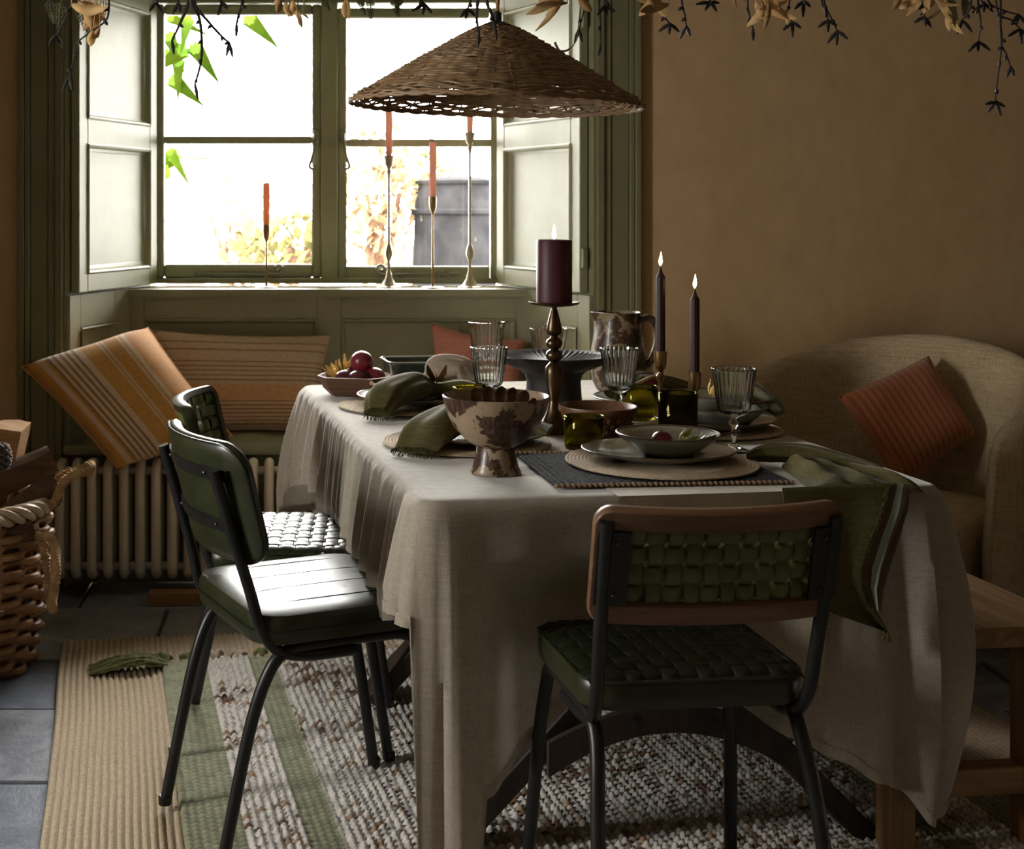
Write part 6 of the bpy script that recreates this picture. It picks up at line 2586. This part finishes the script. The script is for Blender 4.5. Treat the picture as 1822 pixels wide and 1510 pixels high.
def gpart(name, mb, m, **kw):
    mb.v = [tuple(Vector(v) - g0) for v in mb.v]
    return build(name, mb, m, gar, **kw)


ends = []
pts = [Vector((P(u, -70, GY).x, GY + 0.02 * math.sin(u * 0.01), gz + 0.012 * math.sin(u * 0.017))) for u in range(-60, 1960, 60)]
gpart('main_branch', MB().tube(smooth_path(pts, 3), 0.011, 8), 'twig_bark')
for u in (250, 1300):
    p = P(u, -70, GY)
    gpart('wire', MB().tube([(p.x, GY, gz), (p.x, GY, CEIL - 0.001)], 0.0016, 6), 'black_metal')
for u, v in ((250, 0), (1300, 0)):
    p = P(u, -70, GY)
    gpart('ceiling_hook', MB().lathe([(0.012, -0.012), (0.006, -0.006), (0.014, -0.001)], 12, (p.x, GY, CEIL)), 'black_metal')
r = random.Random(31)


def twig(path, rad=0.0020, tips=3, buds=True, dY=0.0):
    """path in pixels, hanging; swollen buds along it and a spray of catkins at the tip"""
    Yk = GY + dY
    q = [P(path[0][0], -66, GY)] + [P(u, v, Yk + 0.01 * i) for i, (u, v) in enumerate(path)]
    sp_ = smooth_path(q, 6)
    mb = MB().tube(sp_, [rad * (1 - 0.45 * i / (len(sp_) - 1)) for i in range(len(sp_))], 6)
    if buds:
        for i in range(8, len(sp_) - 1, 5):
            d = Vector((r.uniform(-1, 1), r.uniform(-.5, .5), -0.6)).normalized()
            mb.tube([sp_[i], sp_[i] + d * 0.005, sp_[i] + d * 0.011], [0.0022, 0.0042, 0.0010], 5)
    e = sp_[-1]
    for k in range(tips):
        a = (k - (tips - 1) / 2) * 0.85 + r.uniform(-.25, .25)
        d = Vector((math.sin(a), r.uniform(-.3, .3), -math.cos(a))).normalized()
        L_ = r.uniform(0.018, 0.032)
        mb.tube([e - d * 0.001, e + d * L_ * 0.5 + Vector((0, 0, 0.001)), e + d * L_], [0.0022, 0.0040, 0.0018], 6)
    return gpart('twig', mb, 'black_twig')


for path, tips in (
        ([(194, 0), (190, 34), (168, 52), (136, 78), (131, 105), (124, 135)], 2), ([(128, 0), (112, 40), (100, 62)], 2), ([(336, 0), (322, 38), (306, 72)], 1), ([(340, 2), (354, 30), (359, 72), (357, 112), (347, 150)], 1),
        ([(345, 2), (372, 40), (394, 64), (408, 76)], 2), ([(432, 0), (426, 22), (421, 42)], 1), ([(283, -10), (278, 4)], 2), ([(312, -8), (318, 4)], 2), ([(390, -8), (395, 4)], 2),
        ([(748, -6), (756, 8)], 3), ([(850, 0), (848, 30), (852, 58)], 1), ([(866, 0), (876, 28), (880, 44)], 1), ([(838, -4), (832, 15)], 3), ([(1080, -6), (1076, 10)], 3),
        ([(1042, 0), (1036, 30), (1030, 52)], 2), ([(1066, 0), (1068, 40), (1069, 80)], 1), ([(1160, 0), (1178, 26), (1192, 42)], 3), ([(1213, 0), (1219, 28), (1221, 46)], 2), ([(1262, -5), (1264, 4)], 4),
        ([(1330, 0), (1334, 30), (1340, 52)], 1), ([(1405, 0), (1400, 22), (1410, 40)], 3), ([(1428, -5), (1430, 2)], 3), ([(1466, 0), (1478, 30), (1490, 55)], 3), ([(1462, 0), (1470, 20), (1474, 36)], 3),
        ([(1640, 0), (1645, 18), (1645, 30)], 3), ([(1740, 0), (1745, 40), (1741, 74)], 3), ([(1772, 0), (1782, 60), (1779, 110), (1772, 165), (1772, 182)], 4), ([(1781, 66), (1790, 95), (1798, 118)], 2),
        ([(1728, 0), (1722, 22), (1712, 36)], 2), ([(1758, 0), (1785, 18), (1812, 26)], 3), ([(1774, 18), (1800, 36), (1815, 52)], 3), ([(1745, -4), (1752, 6)], 3)):
    twig(path, 0.0040 if 270 < path[0][0] < 900 else 0.0024, tips, True, r.uniform(-0.03, 0.06))


def petal(u, v, ang, L_, W, curlv, m='dried_petal', dY=0.0):
    base = P(u, v, GY - 0.02 + dY)
    d = Vector((math.sin(ang), 0, -math.cos(ang)))
    sd = Vector((math.cos(ang), 0, math.sin(ang)))
    out_ = Vector((0, -1, 0))

    def fn(a, b):
        w_ = W * (math.sin(PI * min(1, b * 0.92 + 0.06)) ** 0.8)
        x_ = (a * 2 - 1)
        c_ = curlv * b * b * L_
        return base + d * (L_ * b * (1 - 0.2 * abs(curlv) * b)) + sd * (x_ * w_ + 0.35 * c_) + out_ * (c_ * 0.8 + 0.5 * w_ * (1 - x_ * x_)) + Vector((0, 0, 0.25 * c_))
    lf = MB().grid(6, 12, fn)
    root_ = Vector((base.x + r.uniform(-0.01, 0.01), GY, gz))
    lf.tube([root_, root_.lerp(base, 0.5) + Vector((r.uniform(-.006, .006), 0, 0)), base], 0.0011, 5)
    return gpart('dried_leaf', lf, m, angle=80, fix=False)


for (u, v, a, L_, W, c_) in ((128, 8, 1.1, 0.085, 0.017, 0.5), (150, 5, 0.5, 0.07, 0.020, -0.3), (170, 20, -0.3, 0.05, 0.010, 0.6), (165, 55, -0.2, 0.036, 0.012, 0.3), (185, 30, -1.0, 0.05, 0.010, 0.2), (508, 5, 0.2, 0.035, 0.011, 0.4), (522, 12, 0.6, 0.040, 0.008, -0.3), (500, 2, -0.4, 0.03, 0.010, 0.4), (530, 30, 0.3, 0.026, 0.006, 0.2), (614, 2, -0.15, 0.042, 0.009, 0.4),
                             (1000, 0, -1.2, 0.090, 0.011, 0.5), (985, -2, -1.0, 0.060, 0.010, -0.4), (1010, 5, -1.5, 0.070, 0.009, 0.3), (1030, -4, 0.6, 0.04, 0.012, 0.2), (1190, 8, -1.35, 0.075, 0.013, 0.5), (1170, -2, -0.9, 0.06, 0.012, 0.3), (1150, -6, 1.0, 0.06, 0.014, -0.3),
                             (1345, 4, 0.15, 0.055, 0.009, 0.6), (1372, 6, -0.7, 0.060, 0.012, -0.4), (1378, 18, 0.95, 0.048, 0.010, 0.3), (1400, 2, -1.3, 0.06, 0.011, 0.4), (1355, 0, 0.7, 0.07, 0.012, 0.3), (1306, -4, 0.1, 0.022, 0.004, 0.2),
                             (1630, 0, -1.2, 0.055, 0.010, 0.5), (1655, -2, -0.6, 0.04, 0.012, 0.3), (1668, 4, 0.9, 0.055, 0.011, -0.3), (1690, 30, 0.3, 0.048, 0.010, 0.4), (1688, 18, -0.2, 0.05, 0.008, 0.3), (1612, -4, 0.0, 0.03, 0.012, 0.4)):
    petal(u, v, a, L_, W * 0.72, c_, 'dried_petal' if r.random() < 0.7 else 'husk_leaf', r.uniform(-0.02, 0.02))
    petal(u + r.uniform(-14, 14), v - 4, a + r.uniform(-0.9, 0.9), L_ * r.uniform(0.6, 0.95), W * r.uniform(0.4, 0.65), -c_ * 1.4, 'husk_leaf' if r.random() < 0.5 else 'dried_petal', r.uniform(-0.02, 0.03))


def fern(u, v, ang, L_, dY=0.0):
    b0 = P(u, v, GY + dY)
    d = Vector((math.sin(ang), 0, -math.cos(ang)))
    sd = Vector((math.cos(ang), 0, math.sin(ang)))
    mb = MB()
    sp_ = [b0 + d * L_ * t + sd * 0.1 * L_ * t * t for t in [k / 10 for k in range(11)]]
    mb.tube([P(u, -64, GY)] + sp_, 0.0012, 5)
    for k in range(1, 11):
        for s in (-1, 1):
            ln = L_ * 0.34 * (1 - 0.07 * k)
            q = sp_[k] + (d * 0.8 + sd * s) * ln * 0.7
            mb.tube([sp_[k], (sp_[k] + q) / 2 + Vector((0, 0.002, 0)), q], 0.0009, 4)
            for h_ in (0.35, 0.7):
                c_ = sp_[k].lerp(q, h_)
                for s2 in (-1, 1):
                    mb.tube([c_, c_ + (d * 0.9 + sd * s2 * 0.5 * s) * ln * 0.35], 0.0009, 4)
    return gpart('fern_sprig', mb, 'dry_fern')


for u, v, a, L_ in ((88, -5, 0.1, 0.05), (110, -2, -0.2, 0.055), (140, 5, 0.25, 0.060), (150, 20, 0.4, 0.045), (640, -6, 0.2, 0.035), (660, -4, -0.1, 0.04), (700, -6, 0.15, 0.038), (715, -6, -0.4, 0.032), (575, -8, 0.3, 0.03), (1690, -6, 0.2, 0.045), (1720, -6, -0.2, 0.04)):
    fern(u, v, a, L_, r.uniform(-0.02, 0.03))
# tuft that hangs from the flat-topped curl below the lamp cord
mb = MB().tube([P(1033, -66, GY), P(1034, 0, GY), P(1030, 40, GY)], 0.0012, 5)
mb.tube(smooth_path([P(1030, 40, GY), P(1026, 70, GY), P(1012, 88, GY), P(996, 90, GY), P(987, 75, GY)], 6), [0.0012] * 12 + [0.002] * 8 + [0.0024] * 5, 6)
gpart('curled_pod', mb, 'twig_bark')
